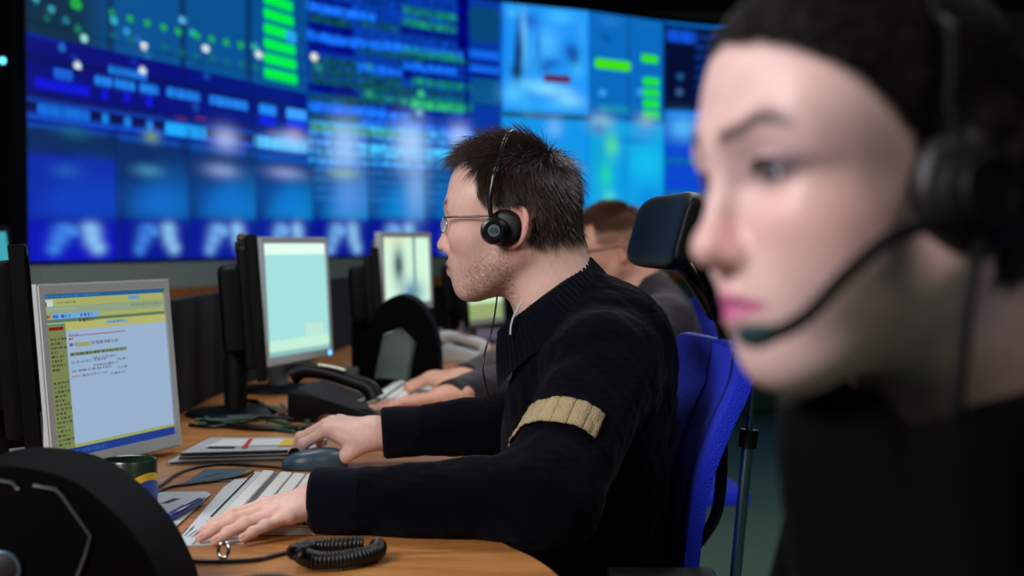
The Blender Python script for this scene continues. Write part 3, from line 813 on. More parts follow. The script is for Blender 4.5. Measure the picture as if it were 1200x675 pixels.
monitor((-.722,2.205),(-.598,2.55), .742, 0, .305, R(5), 'silver', paint_browser, 'silver-framed monitor showing a web page with green sidebar, beside the mug', led=False, res=(190,150), inset=.0175)
# neighbouring silver monitor, mostly hidden
monitor((-1.06,2.12),(-.805,2.39), .742, 0, .305, R(5), 'silver', None, 'silver-framed monitor with dark screen, half hidden behind the edge-on black monitor')
def paint_pale(U, V, C):
    C[:] = np.array(lin((165,225,222))); C = fill(C,U,V,0,0,1,.10,(228,255,242)); C = fill(C,U,V,0,.87,1,.965,(195,240,215)); C = fill(C,U,V,.6,.74,.92,.87,(190,232,215)); C = fill(C,U,V,0,.965,1,1,(140,190,190)); return C
def plan(px, D): return ((px-600)/F*D, D)
monitor(plan(313,3.42),plan(391,3.78), .808, 0, .318, R(3), 'silver', paint_pale, 'grey-framed monitor with a blank pale green screen and blue power light', led=True, inset=.016)
BG = 'black monitors seen edge-on'
def black_mon(px, D, L, zb, H, label, tilt=R(4)):
    a = plan(px, D); d = Vector((a[0],a[1],0)).normalized(); b = (a[0]+d.x*L, a[1]+d.y*L)
    return monitor(a, b, zb, 0, H, tilt, 'black', None, label, group=BG, hump=True)
black_mon(49, 1.80, .35, .835, .275, 'black monitor seen edge-on at the very left, before the silver one')
black_mon(313, 2.95, .35, .82, .31, 'black monitor seen edge-on with webcam clipped on top')
def paint_photo(U, V, C):
    C[:] = np.array(lin((215,248,222))); C = fill(C,U,V,0,.0,.5,.12,(225,240,205)); w = np.exp(-(((U-.32)/.12)**2+((V-.42)/.28)**2)); C = C*(1-w[...,None])+np.array(lin((45,75,85)))*w[...,None]
    w = np.exp(-(((U-.6)/.25)**2+((V-.85)/.2)**2))*.9; C = C*(1-w[...,None])+np.array(lin((50,120,170)))*w[...,None]; C = fill(C,U,V,.64,0,.70,1,(120,160,150)); return C
monitor(plan(450,4.25),plan(508,4.62), .90, 0, .245, R(2), 'silver', paint_photo, 'grey monitor showing a bright picture with a dark figure in it', led=False)
black_mon(451, 3.84, .33, .85, .25, 'black monitor seen edge-on between the pale screen and the picture screen')
black_mon(551, 4.85, .33, .82, .27, 'black monitor seen edge-on just before the seated man’s chin'.replace('’',"'"))
def paint_green(U, V, C):
    C[:] = np.array(lin((200,235,190))); return fill(C,U,V,0,.7,1,1,(150,170,110))
monitor(plan(546,5.2),plan(592,5.5), .80, 0, .24, R(2), 'silver', paint_green, 'monitor with a plain yellow-green screen behind the chin of the man', led=False)
def paint_teal(U, V, C): C[:] = np.array(lin((60,165,175))); return C
monitor(plan(-55,3.6),plan(19,3.9), 1.03, 0, .13, R(8), 'black', paint_teal, 'small teal screen peeking out over the black monitor at the left edge', floor_z=.0)
# privacy screen behind the monitors
bm = bmesh.new(); pr = [Vector((-.86,2.62,0)),Vector((-.755,2.95,0)),Vector((-.745,3.6,0)),Vector((-.665,4.5,0)),Vector((-.58,5.6,0))]
pc = catmull(pr, 6); rows = []
for i, p in enumerate(pc):
    q = pc[min(i+1,len(pc)-1)]-pc[max(i-1,0)]; q.normalize(); n_ = Vector((q.y,-q.x,0))*.012
    for s, z in ((1,DESK+.0008),(1,.985),(-1,.985),(-1,DESK+.0008)): rows.append(p+n_*s+Vector((0,0,z)))
mesh('privacy_screen', rows, grid_faces(len(pc),4,True)+[(0,1,2,3),tuple(len(rows)-4+k for k in (3,2,1,0))], mat('screen_cloth', (5,8,8), .85, bump=('noise',250,.3)), smooth=False, label='low black privacy screen running along the desks behind the monitors', cat='desk screen')
# webcam
bm = bmesh.new(); c = at(283,284,3.0); box(bm, c+Vector((-.012,-.015,-.022)), c+Vector((.012,.015,.002)), bev=.004); 
wc = empty('webcam', c+Vector((0,0,-.03)), label='tiny black webcam on top of the edge-on monitor', cat='webcam'); bmo('clip', bm, BP, wc)
bm = bmesh.new(); bmesh.ops.create_uvsphere(bm, u_segments=16, v_segments=12, radius=.012); bmesh.ops.translate(bm, verts=bm.verts[:], vec=c+Vector((.002,-.004,.008))); bmo('camera_ball', bm, mat('dark_brass', (90,70,40), .35, metal=.5), wc, smooth=True)
# ================================================================== PEOPLE
def headM(o, yaw, pitch=0., roll=0., s=1.):
    """yaw: 0 faces -X (photo left); positive turns the face away from the camera"""
    f = Vector((-math.cos(yaw), math.sin(yaw), 0)); l = Vector((0,0,1)).cross(f)
    f2 = f*math.cos(pitch)-Vector((0,0,1))*math.sin(pitch); u = Vector((0,0,1))*math.cos(pitch)+f*math.sin(pitch)
    M = frame3(f2, l, u, (0,0,0))
    return Matrix.Translation(o) @ M @ Matrix.Rotation(roll, 4, 'X') @ Matrix.Scale(s, 4)
def handM(w, d, up=(0,0,1), roll=0.):
    d = Vector(d).normalized(); u = Vector(up); y = u.cross(d).normalized(); z = d.cross(y)
    return frame3(d, y, z, w) @ Matrix.Rotation(roll, 4, 'X')
SKIN = mat('skin', (225,180,160), .46, attr=True, sss=.12, spec=.45, bump=('noise',900,.12))
NAIL = mat('nail', (222,170,160), .28, sss=.1)
def limb(f, pts, rad, k=.03, infl=0.):
    for (a, b, ra, rb) in zip(pts, pts[1:], rad, rad[1:]): f.rc(a, b, ra+infl, rb+infl, k)
LEFTPOSE = dict(curls=[(5,11,6),(4,11,7),(4,10,7),(2,8,5)], spread=[2,0,-2,-9], thumb=[(.015,.022,-.008),(.050,.048,-.014),(.080,.060,-.018),(.104,.064,-.018)])
# ------------------------------------------------------------------ seated man in the middle
H1 = Vector((.0146,2.15,1.1374)); M1 = headM(H1, R(11), R(-2), 0, 1.0)
bodyf = Field(); head_prims(bodyf, M1)
bodyf.rc(H1+Vector((.030,0,-.055)), (.070,2.15,.99), .056, .062, .03)
bodyf.rc(H1+Vector((.045,0,-.035)), (.090,2.15,1.0), .040, .055, .03)
W1 = Vector((-.246,1.838,.772)); d1 = (Vector((-.372,1.752,.754))-W1).normalized()
ML = handM(W1+Vector((-.004,.013,.001)), d1, (0,0,1), R(-8)) @ Matrix.Scale(.89, 4); nails1 = []
hand_prims(bodyf, ML, -1, LEFTPOSE['curls'], LEFTPOSE['spread'], LEFTPOSE['thumb'], nails1)
W2 = Vector((-.228,2.405,.784)); MR = handM(W2, (-1,.02,.16), (0,0,1), R(-14)); nails2 = []
hand_prims(bodyf, MR, 1, [(40,42,22),(38,34,20),(40,36,20),(44,36,20)], [7,1,-5,-12], [(.018,.022,-.010),(.046,.048,-.030),(.074,.046,-.048),(.096,.034,-.056)], nails2)
LSH, LEL = Vector((.128,1.985,.925)), Vector((.045,1.808,.782)); RSH, REL = Vector((.128,2.315,.925)), Vector((.03,2.43,.80))
def man_torso(f, i):
    f.el((.115,2.15,.82), (.125+i,.165+i,.21+i), .03)
    f.el((.105,2.15,.62), (.135+i,.155+i,.18+i), .06)
    f.rc((.130,2.01,.945), (.130,2.29,.945), .062+i, .062+i, .06)
    f.el((.160,2.15,.93), (.085+i,.14+i,.11+i), .05)
    f.rc((.105,2.15,.97), (.075,2.15,1.03), .072+i, .058+i, .05)
def man_arms(f, i, wl, wr, k=.04):
    limb(f, [LSH, LEL], [.062,.050], k, i); limb(f, [LEL, wl], [.050,.030], .03, i)
    limb(f, [RSH, REL], [.062,.048], k, i); limb(f, [REL, wr], [.048,.029], .03, i)
tb = Field(); man_torso(tb, -.014); man_arms(tb, -.010, W1, W2)
tb.rc((.13,2.06,.50), (-.24,2.05,.50), .085, .06, .05); tb.rc((.13,2.24,.50), (-.24,2.25,.50), .085, .06, .05)
for y in (2.05,2.25): tb.rc((-.24,y,.49), (-.20,y,.10), .052, .035, .02); tb.rc((-.19,y,.045),(-.34,y,.035),.034,.026,.02)
bodyf.merge(tb)
def man_hair_mask(L):
    x, y, z = L.T; ay = np.abs(y)
    return np.clip(np.maximum.reduce([ss(z,.034,.040)*(1-ss(x,.052,.062))*ss(z-x*1.6,-.052,-.040), (1-ss(x+.25*z,-.032,-.024))*ss(z+.22*x,-.038,-.030), ss(z,.096,.102)*(1-ss(ay,.035,.055))*(1-ss(x,.088,.1))*1.]), 0, 1)
V, Q = polygonize(bodyf, .0024)
man = mesh('person', V, Q, SKIN, label='man in navy sweater and headset typing at the desk in profile', cat='person')
setcol(man, head_colors(V, M1, (228,186,170), (178,104,98), (44,32,26), man_hair_mask, .75, [p-n*.0 for (p,d,n,r) in nails1+nails2], browc=(92,62,46)))
eyes(M1, man, (90,110,120)); nail_mesh(nails1+nails2, man, NAIL)
# hair
HAIR1 = mat('hair_dark_brown', (62,44,34), .36, attr=False, spec=.7, vary=.35)
def man_flow(L):
    x, y, z = L.T
    top = ss(z, .07, .11)[:,None]
    side = np.stack([-.55-0*x, np.sign(y)*.15, -.85+0*x], 1)
    crown = L-np.array([-.035,0,.12]); crown = crown*np.array([1,1,.3]); n = np.linalg.norm(crown,axis=1)[:,None]+1e-6
    tp = crown/n+np.array([.25,0,.25])
    return side*(1-top)+tp*top
hv, hf = strands(bodyf, M1, 15000, lambda L: (man_hair_mask(L) > .5)*1., man_flow, lambda L: .022+.020*ss(L[:,2],.03,.11), .00055, lambda L: .22+.40*ss(L[:,2],.05,.11), 4, 3, .24)
hair = mesh('hair', hv, hf, HAIR1, man, label='short dark brown hair, slightly tousled on top')
# sweater
NAVY = mat('navy_knit', (3,4,12), .95, spec=.06, sheen=.03, bump=('Z',38,.12))
NAVYR = mat('navy_rib', (4,6,18), .9, spec=.08, sheen=.04)
sw = Field(); man_torso(sw, .004)
cw = W1-(LEL-W1).normalized()*.008; cr = W2+Vector((.012,.0,.002))
def fold(P):
    return .0035*fbm(P, 38, 21)+.0018*fbm(P, 110, 22)
def sweater_f(P):
    q = sw.eval(P)
    q = q+fold(P)
    # cut at both wrists, neck opening
    for w_, d_ in ((cw, (W1-LEL).normalized()), (cr, (W2-REL).normalized())):
        n = np.array(d_); pl = (P-np.array(w_))@n
        near = np.linalg.norm(P-np.array(w_), axis=1) < .12
        q = np.where(near, np.maximum(q, pl), q)
    return q
limb(sw, [LSH, LEL], [.073,.068], .045); limb(sw, [LEL, W1+(W1-LEL)*.1], [.062,.037], .03)
limb(sw, [RSH, REL], [.071,.058], .045); limb(sw, [REL, W2+(W2-REL)*.1], [.058,.036], .03)
V, Q = polygonize(sw, .0042, fn=sweater_f)
# gentle ribs along the yoke
sweater = mesh('sweater', V, Q, NAVY, man)
for w_, d_ in ((W1-(LEL-W1).normalized()*.008, (LEL-W1).normalized()), (W2+(REL-W2).normalized()*.012, (REL-W2).normalized())):
    bm = bmesh.new(); M = Vector(d_).to_track_quat('Z','Y').to_matrix().to_4x4(); M = Matrix.Translation(w_) @ M
    lathe(bm, [(.034,-.004),(.040,-.007),(.0445,-.002),(.0445,.02),(.042,.06)], 48, M); bmo('cuff', bm, NAVYR, sweater, smooth=True)
# ribbed shawl collar
def collar(parent, upper, lower, m, ribs=60, th=.009, amp=.0016, name='collar'):
    n = 240; U = catmull(upper, n//len(upper), True); Lo = catmull(lower, n//len(lower), True); n = min(len(U), len(Lo)); vs = []; rows = []
    cU = sum(U, Vector())/len(U)
    prof = [(0,-.6),(0,1),(.25,1.25),(.55,1.2),(1,1)]
    path = [(1,0),(.75,.3),(.5,.7),(.25,.95),(0,1.),(-.03,.4),(.05,-.25),(.4,-.4)]
    for i in range(n):
        out = (U[i]-cU); out.z = 0; out = out.normalized(); rp = amp*math.cos(i/n*2*math.pi*ribs)
        for t, o in path: p = U[i].lerp(Lo[i], t)+out*(th*o+rp*(o > .2)); vs.append(p)
    k = len(path); fs = [(i*k+j, ((i+1)%n)*k+j, ((i+1)%n)*k+j+1, i*k+j+1) for i in range(n) for j in range(k-1)]
    return mesh(name, vs, fs, m, parent)
cy = 2.15
up_ = [(.112,cy,1.088),(.088,cy-.052,1.062),(.045,cy-.070,1.030),(.008,cy-.045,.998),(-.012,cy,.975),(.008,cy+.045,.998),(.045,cy+.070,1.030),(.088,cy+.052,1.062)]
lo_ = [(.178,cy,1.02),(.155,cy-.085,1.000),(.085,cy-.125,.985),(.010,cy-.085,.930),(-.022,cy,.885),(.010,cy+.085,.930),(.085,cy+.125,.985),(.155,cy+.085,1.000)]
collar(sweater, up_, lo_, NAVYR)
# shirt collar edge at the throat
bm = bmesh.new(); tube(bm, catmull([at(612,352,2.085),at(604,366,2.08),at(599,380,2.078),at(598,392,2.078)],6), .0022, 8, flat=.5); bmo('shirt_collar', bm, mat('shirt_white', (200,205,215), .7), man, smooth=True, label='white shirt collar edge')
# ribbed yoke lines
# braid round the upper arm
ax = (LEL-LSH).normalized(); cb = LSH.lerp(LEL, .63); e1v = Vector((-1,0,0)); e1v = (e1v-ax*e1v.dot(ax)).normalized(); e2v = ax.cross(e1v)
def skin_r(c, d):
    lo, hi = 0., .2
    ts = np.linspace(.03,.16,80); P = np.array([c+d*t for t in ts]); q = sweater_f(P); i = int(np.argmax(q > 0)); return ts[i]
BRD = mat('braid_gold', (192,170,128), .7, bump=('vor',520,1.), vary=.25)
BRL = mat('braid_gap', (48,40,30), .8)
a0, a1 = R(-80), R(125); NA = 132; vs = []; mi = []
sgn = 1 if e2v.y < 0 else -1
for i in range(NA+1):
    a = a0+(a1-a0)*i/NA; d = e1v*math.cos(a)+e2v*math.sin(a)*sgn
    for j in range(7):
        z = -.0225+.045*j/6; c = cb+ax*z; r = skin_r(c, d)+.0016
        g = abs(((i % 11)-5.5)/5.5); vs.append(c+d*(r+.0014*(1-g**6)+.0004*((i+j)%2)))
fs = grid_faces(NA+1, 7); mi = [1 if (k//6) % 11 in (0,) else 0 for k in range(len(fs))]
ob = mesh('rank_braid', vs, fs, BRD, sweater, mats=[BRL], mi=mi, label='band of gold-beige braid around the upper sleeve')
sm_ = ob.modifiers.new('s','SOLIDIFY'); sm_.thickness = .002; sm_.offset = 1
# trousers and shoes
tr = Field(); TR = mat('trousers_black', (12,13,18), .8)
tr.el((.12,2.15,.56), (.15,.18,.115), .05)
for y in (2.06,2.24): tr.rc((.12,y,.545), (-.24,y+(y-2.15)*.1,.52), .098, .074, .05); tr.rc((-.24,y,.51), (-.20,y,.10), .068, .052, .03)
V, Q = polygonize(tr, .009); mesh('trousers', V, Q, TR, man)
for y in (2.06,2.24):
    sh = Field(); sh.rc((-.17,y,.05),(-.34,y,.042),.044,.036,.02); sh.rc((-.18,y,.06),(-.19,y,.11),.045,.05,.03)
    V, Q = polygonize(sh, .008, lo=(-.42,y-.1,.003)); mesh('shoe', V, Q, mat('shoe_black', (10,10,10), .3), man)
# ------------------------------------------------------------------ headset (on the man)
def tube_obj(name, pts, r, m, parent=None, n=10, cat=12, label=None, flat=1., rr=None, **k):
    bm = bmesh.new(); tube(bm, catmull(pts, cat), r, n, rr=rr, flat=flat); return bmo(name, bm, m, parent, smooth=True, auto=False, label=label, **k)
HB = mat('headset_black', (9,11,13), .28, spec=.6)
HM = mat('headset_matt', (4,5,6), .6, spec=.2)
def headset(M, f, name_label, ycup=.094, cupc=(.018,-.012), rcup=.027, far=True, boom=None, badge=True, band_off=.006):
    HB = MATS['headset_black'] if badge else HM
    T = lambda *p: M @ Vector(p); s = M.to_scale()[0]
    root = empty('headset', T(cupc[0],ycup,cupc[1]), label=name_label, cat='headset')
    # band follows the head over the top
    pts = []
    for k in range(25):
        a = R(-8)+(R(180)+R(16))*k/24; d = Vector((.0,math.cos(a),math.sin(a))); o = Vector((cupc[0]+.008,0,.03))
        lo, hi = .02, .16
        for _ in range(26):
            m_ = (lo+hi)/2; v = f.eval(np.array([M @ (o+d*m_)]), 0, False)[0]
            if v > band_off*s+(.008 if abs(d.z) < .45 else 0): hi = m_
            else: lo = m_
        p = o+d*hi; 
        pts.append(M @ (p+Vector((-.012*max(0,d.z),0,0))))
    pts[0] = T(cupc[0]+.004, ycup+.004, cupc[1]+.016)
    bm = bmesh.new(); tube(bm, catmull(pts,4), .0036*s, 10, flat=.45, up=M.to_3x3() @ Vector((0,1,0))); bmo('headband', bm, HB, root, smooth=True, auto=False)
    for sd in ((1,-1) if far else (1,)):
        if sd == 1 or far:
            Mc = M @ Matrix.Translation((cupc[0],sd*ycup,cupc[1])) @ Matrix.Rotation(R(-90*sd),4,'X') @ Matrix.Rotation(R(-8),4,'Y')
            bm = bmesh.new(); k = rcup/.027
            lathe(bm, [(0,.011*k),(.010*k,.0108*k),(.0105*k,.0125*k),(.014*k,.0125*k),(.0148*k,.010*k),(.019*k,.008*k),(.0205*k,.003*k),(.0195*k,-.003*k),(.006*k,-.004*k),(0,-.004*k)], 48, Mc)
            cup = bmo('ear_cup', bm, HB, root, smooth=True)
            Mp = M @ Matrix.Translation((cupc[0]-.012*k,sd*(ycup-.011*k),cupc[1]+.004*k)) @ Matrix.Rotation(R(-90*sd),4,'X')
            bm = bmesh.new(); lathe(bm, [(0,.004*k),(.018*k,.0045*k),(.025*k,.002*k),(.0275*k,-.004*k),(.026*k,-.0105*k),(.018*k,-.0125*k),(.0,-.010*k)], 48, Mp); bmo('ear_cushion', bm, mat('cushion_black', (7,9,10), .5, bump=('noise',200,.2)), root, smooth=True, auto=False)
            if sd == 1 and badge:
                bm = bmesh.new(); lathe(bm, [(0,.0128*k),(.0088*k,.0124*k),(.0092*k,.0112*k)], 40, Mc); b_ = bmo('badge', bm, mat('badge_silver', (130,150,160), .3, metal=.7), cup, smooth=True, label='round silver badge with a dark wave mark')
                bm = bmesh.new()
                for q in range(4): box(bm, (-.0055+q*.003,.0005,.0129),(-.0035+q*.003,.0035-.0006*(q%2),.0133), Mc)
                box(bm, (-.0065,-.0015,.0129),(.0065,-.0004,.0133), Mc); box(bm, (-.0045,-.0038,.0129),(.0045,-.0028,.0133), Mc)
                bmo('badge_mark', bm, mat('mark_dark', (20,24,28), .5), cup)
    return root
hs1 = headset(M1, bodyf, 'black headset worn by the man in the navy sweater', cupc=(.022,-.010), ycup=.096, rcup=.0275, band_off=.017)
tube_obj('cable', [at(583,345,2.06),at(577,385,2.03),at(569,410,2.0),at(566,432,1.99),at(570,455,1.99),at(574,470,1.99)], .0013, HB, hs1, 6)
tube_obj('microphone_boom', [M1@Vector((.03,-.098,-.02)),M1@Vector((.075,-.088,-.06)),M1@Vector((.11,-.045,-.08)),M1@Vector((.118,-.02,-.078))], .0018, HB, hs1, 6)
# glasses
def glasses(M, label, frame, lensm, templ=True):
    T = lambda *p: M @ Vector(p)
    root = empty('glasses', T(.12,0,.0), label=label, cat='glasses')
    for s in (1,-1):
        bm = bmesh.new(); pts = []
        for k in range(28):
            a = 2*math.pi*k/28; ex = (abs(math.cos(a))**.75)*math.copysign(1,math.cos(a)); ez = (abs(math.sin(a))**.75)*math.copysign(1,math.sin(a))
            yy = .034+.022*ex; pts.append(T(.120-.020*((yy-.01)/.05)**2, s*yy, -.004+.012*ez))
        tube(bm, pts, .0009, 6, closed=True); bmo('rim', bm, frame, root, smooth=True, auto=False)
        bm = bmesh.new(); c = T(.1195,s*.034,-.003); vv = [bm.verts.new(p) for p in pts]; cv = bm.verts.new(c)
        for k in range(28): bm.faces.new((vv[k],vv[(k+1)%28],cv))
        bmo('lens', bm, lensm, root, smooth=True, auto=False)
        tube_obj('temple', [T(.105,s*.062,.005),T(.098,s*.073,.008),T(.06,s*.080,.010),T(.012,s*.085,.012),T(-.012,s*.083,.004),T(-.024,s*.080,-.008)], .0016, mat('temple_red', (90,22,30), .25, spec=.7) if templ else frame, root, 8)
    tube_obj('bridge', [T(.121,.011,.002),T(.1235,.0,.006),T(.121,-.011,.002)], .0011, frame, root, 8)
    return root
LENS = bpy.data.materials.new('lens_glass'); LENS.use_nodes = True
_n = LENS.node_tree; _b = _n.nodes['Principled BSDF']; _b.inputs['Base Color'].default_value = (.85,.9,.95,1); _b.inputs['Roughness'].default_value = .03; _b.inputs['Alpha'].default_value = .28; _b.inputs['Specular IOR Level'].default_value = .9
CHR = mat('chrome', (170,178,182), .18, metal=1.)
glasses(M1, 'thin metal glasses with dark red temples on the man in the middle', CHR, LENS)
# ------------------------------------------------------------------ second man
H2 = at(728,291,3.9)+Vector((0,0,-.005)); M2 = headM(H2, R(6), R(8), 0, 1.0)
b2 = Field(); head_prims(b2, M2)
b2.rc(H2+Vector((.03,0,-.05)), H2+Vector((.065,0,-.15)), .062, .072, .03)
n2 = []
WA = onz(527,466,.775); MA = handM(WA, (-1,-.22,-.07), (0,0,1), R(8)); hand_prims(b2, MA, -1, LEFTPOSE['curls'], LEFTPOSE['spread'], LEFTPOSE['thumb'], n2)
WB = onz(545,442,.78)+Vector((0,-.05,0)); MB = handM(WB, (-1,.02,.04), (0,0,1), R(-12)); hand_prims(b2, MB, 1, [(30,30,15)]*4, [6,1,-4,-10], [(.018,.022,-.010),(.046,.045,-.022),(.072,.046,-.036),(.094,.038,-.044)], n2)
S2 = H2+Vector((.09,0,-.19)); 
def t2(f, i, arms=True):
    f.el(S2+Vector((.01,0,-.13)), (.125+i,.17+i,.21+i), .03); f.el(S2+Vector((0,0,-.33)), (.135+i,.16+i,.17+i), .05)
    f.rc(S2+Vector((.015,-.14,0)), S2+Vector((.015,.14,0)), .062+i, .062+i, .06); f.rc(S2+Vector((0,0,.02)), S2+Vector((-.025,0,.075)), .075+i, .066+i, .05)
    ls = S2+Vector((.015,-.165,-.02)); le = Vector((.12,3.42,.80)); rs = S2+Vector((.015,.165,-.02)); re = Vector((.12,4.12,.80))
    limb(f, [ls, le], [.064,.052], .04, i); limb(f, [le, WA], [.052,.032], .03, i); limb(f, [rs, re], [.064,.052], .04, i); limb(f, [re, WB], [.052,.032], .03, i)
t2(b2, -.012)
for y in (-.1,.1): b2.rc(S2+Vector((0,y,-.44)), S2+Vector((-.40,y,-.42)), .08,.06,.05); b2.rc(S2+Vector((-.40,y,-.43)), Vector((S2.x-.36,S2.y+y,.05)), .05,.035,.03)
def man2_mask(L):
    x, y, z = L.T; return np.clip(np.maximum(ss(z,.010,.024)*(1-ss(x,.058,.07))*ss(z-.5*x,-.01,.0), np.maximum((1-ss(x,-.02,-.01))*ss(z,-.045,-.035), ss(z,.085,.092)*(x < .098))), 0, 1)
V, Q = polygonize(b2, .0034)
man2 = mesh('person', V, Q, SKIN, label='man with reddish short hair and glasses behind the headset man', cat='person')
setcol(man2, head_colors(V, M2, (222,165,140), (175,100,95), (148,106,82), man2_mask, .3, browc=(120,84,60)))
eyes(M2, man2, (90,110,120)); nail_mesh(n2, man2, NAIL)
hv, hf = strands(b2, M2, 5500, lambda L: (man2_mask(L) > .5)*ss(L[:,2],.045,.075), man_flow, lambda L: .010+.020*ss(L[:,2],.05,.10), .0007, lambda L: .5+.5*ss(L[:,2],.05,.10), 3, 5, .25)
mesh('hair', hv, hf, mat('hair_auburn', (104,66,42), .5, vary=.2), man2)
s2 = Field(); t2(s2, .008); BRN = mat('plum_wool', (34,24,32), .9, sheen=.15, bump=('noise',220,.5))
def s2f(P):
    q = s2.eval(P)+.004*fbm(P,40,31)
    for w_, e_ in ((WA,Vector((.12,3.42,.80))),(WB,Vector((.12,4.12,.80)))):
        n = (w_-e_).normalized(); pl = (P-np.array(w_+n*.004))@np.array(n); q = np.where(np.linalg.norm(P-np.array(w_),axis=1) < .13, np.maximum(q, pl), q)
    return q
V, Q = polygonize(s2, .006, fn=s2f); sw2 = mesh('sweater', V, Q, BRN, man2)
tr = Field()
for y in (-.1,.1): tr.rc(S2+Vector((0,y,-.42)), S2+Vector((-.40,y,-.41)), .10,.075,.06); tr.rc(S2+Vector((-.40,y,-.42)), Vector((S2.x-.36,S2.y+y,.09)), .068,.05,.03)
V, Q = polygonize(tr, .012); mesh('trousers', V, Q, TR, man2)
for y in (-.1,.1):
    sh = Field(); sh.rc(Vector((S2.x-.33,S2.y+y,.05)),Vector((S2.x-.48,S2.y+y,.042)),.044,.036,.02); V, Q = polygonize(sh, .01); mesh('shoe', V, Q, MATS['shoe_black'], man2)
glasses(M2, 'thin glasses on the reddish-haired man at the second workstation', mat('frame_dark', (40,44,50), .3, metal=.8), LENS, False)
# ------------------------------------------------------------------ third person, a sliver of dark hair
H3 = at(703,300,5.15); M3 = headM(H3, R(70), R(5), 0, 1.0)
b3 = Field(); head_prims(b3, M3); b3.rc(H3+Vector((0,0,-.05)), H3+Vector((0,-.02,-.16)), .058,.065,.03)
S3 = H3+Vector((0,0,-.21))
def t3(f, i):
    f.el(S3+Vector((0,0,-.13)), (.165+i,.115+i,.21+i), .03); f.el(S3+Vector((0,0,-.34)), (.16+i,.13+i,.17+i), .05); f.rc(S3+Vector((-.14,0,0)), S3+Vector((.14,0,0)), .06+i,.06+i,.06)
    for s in (1,-1): limb(f, [S3+Vector((s*.165,0,-.02)), S3+Vector((s*.20,.08,-.26)), S3+Vector((s*.10,.30,-.20))], [.058,.05,.03], .04, i)
t3(b3, -.012)
for s in (1,-1): 
    hand_prims(b3, handM(S3+Vector((s*.10,.30,-.20)), (-s*.2,1,-.1)), s if False else (1 if s < 0 else -1)*-1, LEFTPOSE['curls'], LEFTPOSE['spread'], LEFTPOSE['thumb'])
    b3.rc(S3+Vector((s*.09,0,-.44)), S3+Vector((s*.10,.40,-.42)), .08,.06,.05); b3.rc(S3+Vector((s*.10,.40,-.43)), Vector((S3.x+s*.1,S3.y+.36,.05)), .05,.035,.03)
V, Q = polygonize(b3, .005)
p3 = mesh('person', V, Q, SKIN, label='dark-haired person almost hidden behind the neck of the headset man', cat='person')
m3 = lambda L: np.clip(np.maximum(ss(L[:,2],.0,.01)*(1-ss(L[:,0],.05,.06)), ss(L[:,2],.07,.08))+(L[:,0] < 0)*ss(L[:,2],-.06,-.05), 0, 1)
setcol(p3, head_colors(V, M3, (215,170,150), (170,100,95), (28,22,20), m3))
hv, hf = strands(b3, M3, 3000, lambda L: (m3(L) > .5)*1., man_flow, lambda L: .03+0*L[:,0], .0009, lambda L: .4+0*L[:,0], 3, 9, .2)
mesh('hair', hv, hf, mat('hair_black', (16,13,13), .45), p3)
s3 = Field(); t3(s3, .008)
V, Q = polygonize(s3, .009); mesh('sweater', V, Q, mat('black_wool', (9,10,14), .9), p3)
tr = Field()
for s in (1,-1): tr.rc(S3+Vector((s*.09,0,-.42)), S3+Vector((s*.10,.40,-.41)), .10,.075,.06); tr.rc(S3+Vector((s*.10,.40,-.42)), Vector((S3.x+s*.1,S3.y+.36,.06)), .066,.05,.03)
V, Q = polygonize(tr, .014); mesh('trousers', V, Q, TR, p3)
# ------------------------------------------------------------------ woman in front
H4 = Vector((.2270,.842,1.1465)); M4 = headM(H4, R(-18), R(2), R(4), 1.0)
b4 = Field(); head_prims(b4, M4, True)
NB4 = Vector((.292,.915,.985))
b4.rc(M4@Vector((-.012,0,-.055)), NB4, .053, .058, .03); b4.rc(M4@Vector((-.035,0,-.02)), NB4+Vector((.02,.02,0)), .042, .05, .03)
# body frame: chest faces photo left and a little to the camera
def BW(x, y, z): # x forward, y left
    fx = Vector((-.97,-.24,0)); ly = Vector((0,0,1)).cross(fx); return Vector((.322,.925,0))+fx*x+ly*y+Vector((0,0,z))
ls4, le4, lw4 = BW(-.005,.172,.905), BW(.06,.215,.655), BW(.30,.10,.70)
rs4, re4, rw4 = BW(-.005,-.172,.905), BW(.06,-.215,.655), BW(.30,-.12,.70)
def t4(f, i):
    f.el(BW(0,0,.80), (.12+i,.155+i,.19+i), .03); f.el(BW(.01,0,.60), (.13+i,.15+i,.16+i), .06); f.rc(BW(-.01,-.135,.925), BW(-.01,.135,.925), .050+i,.050+i,.06)
    for s in (1,-1): f.el(BW(.075,s*.065,.80), (.06+i,.062+i,.065+i), .04)
    f.rc(BW(-.005,0,.94), BW(.01,0,.985), .07+i,.056+i,.04)
    limb(f, [ls4, le4, lw4], [.052,.042,.026], .035, i); limb(f, [rs4, re4, rw4], [.052,.042,.026], .035, i)
t4(b4, -.010)
hd = Vector((-.97,-.24,-.12))
hand_prims(b4, handM(lw4, hd), -1, [(24,28,15)]*4, LEFTPOSE['spread'], LEFTPOSE['thumb']); hand_prims(b4, handM(rw4, hd), 1, [(24,28,15)]*4, LEFTPOSE['spread'], LEFTPOSE['thumb'])
for s in (1,-1): b4.rc(BW(.0,s*.09,.50), BW(.40,s*.10,.50), .08,.058,.05); b4.rc(BW(.40,s*.1,.49), BW(.36,s*.1,.05), .05,.035,.03)
def w_mask(L):
    x, y, z = L.T; ay = np.abs(y)
    g = np.interp(x, [-.02,.0,.02,.033,.06,.085,.1,.12], [-.03,-.028,-.016,.016,.042,.062,.073,.081])
    return np.clip(np.where(x > -.02, ss(z-g,-.004,.008), ss(z,-.075,-.06)), 0, 1)
V, Q = polygonize(b4, .0024)
wom = mesh('person', V, Q, SKIN, label='blurred woman in front with dark hair pulled back and a headset', cat='person')
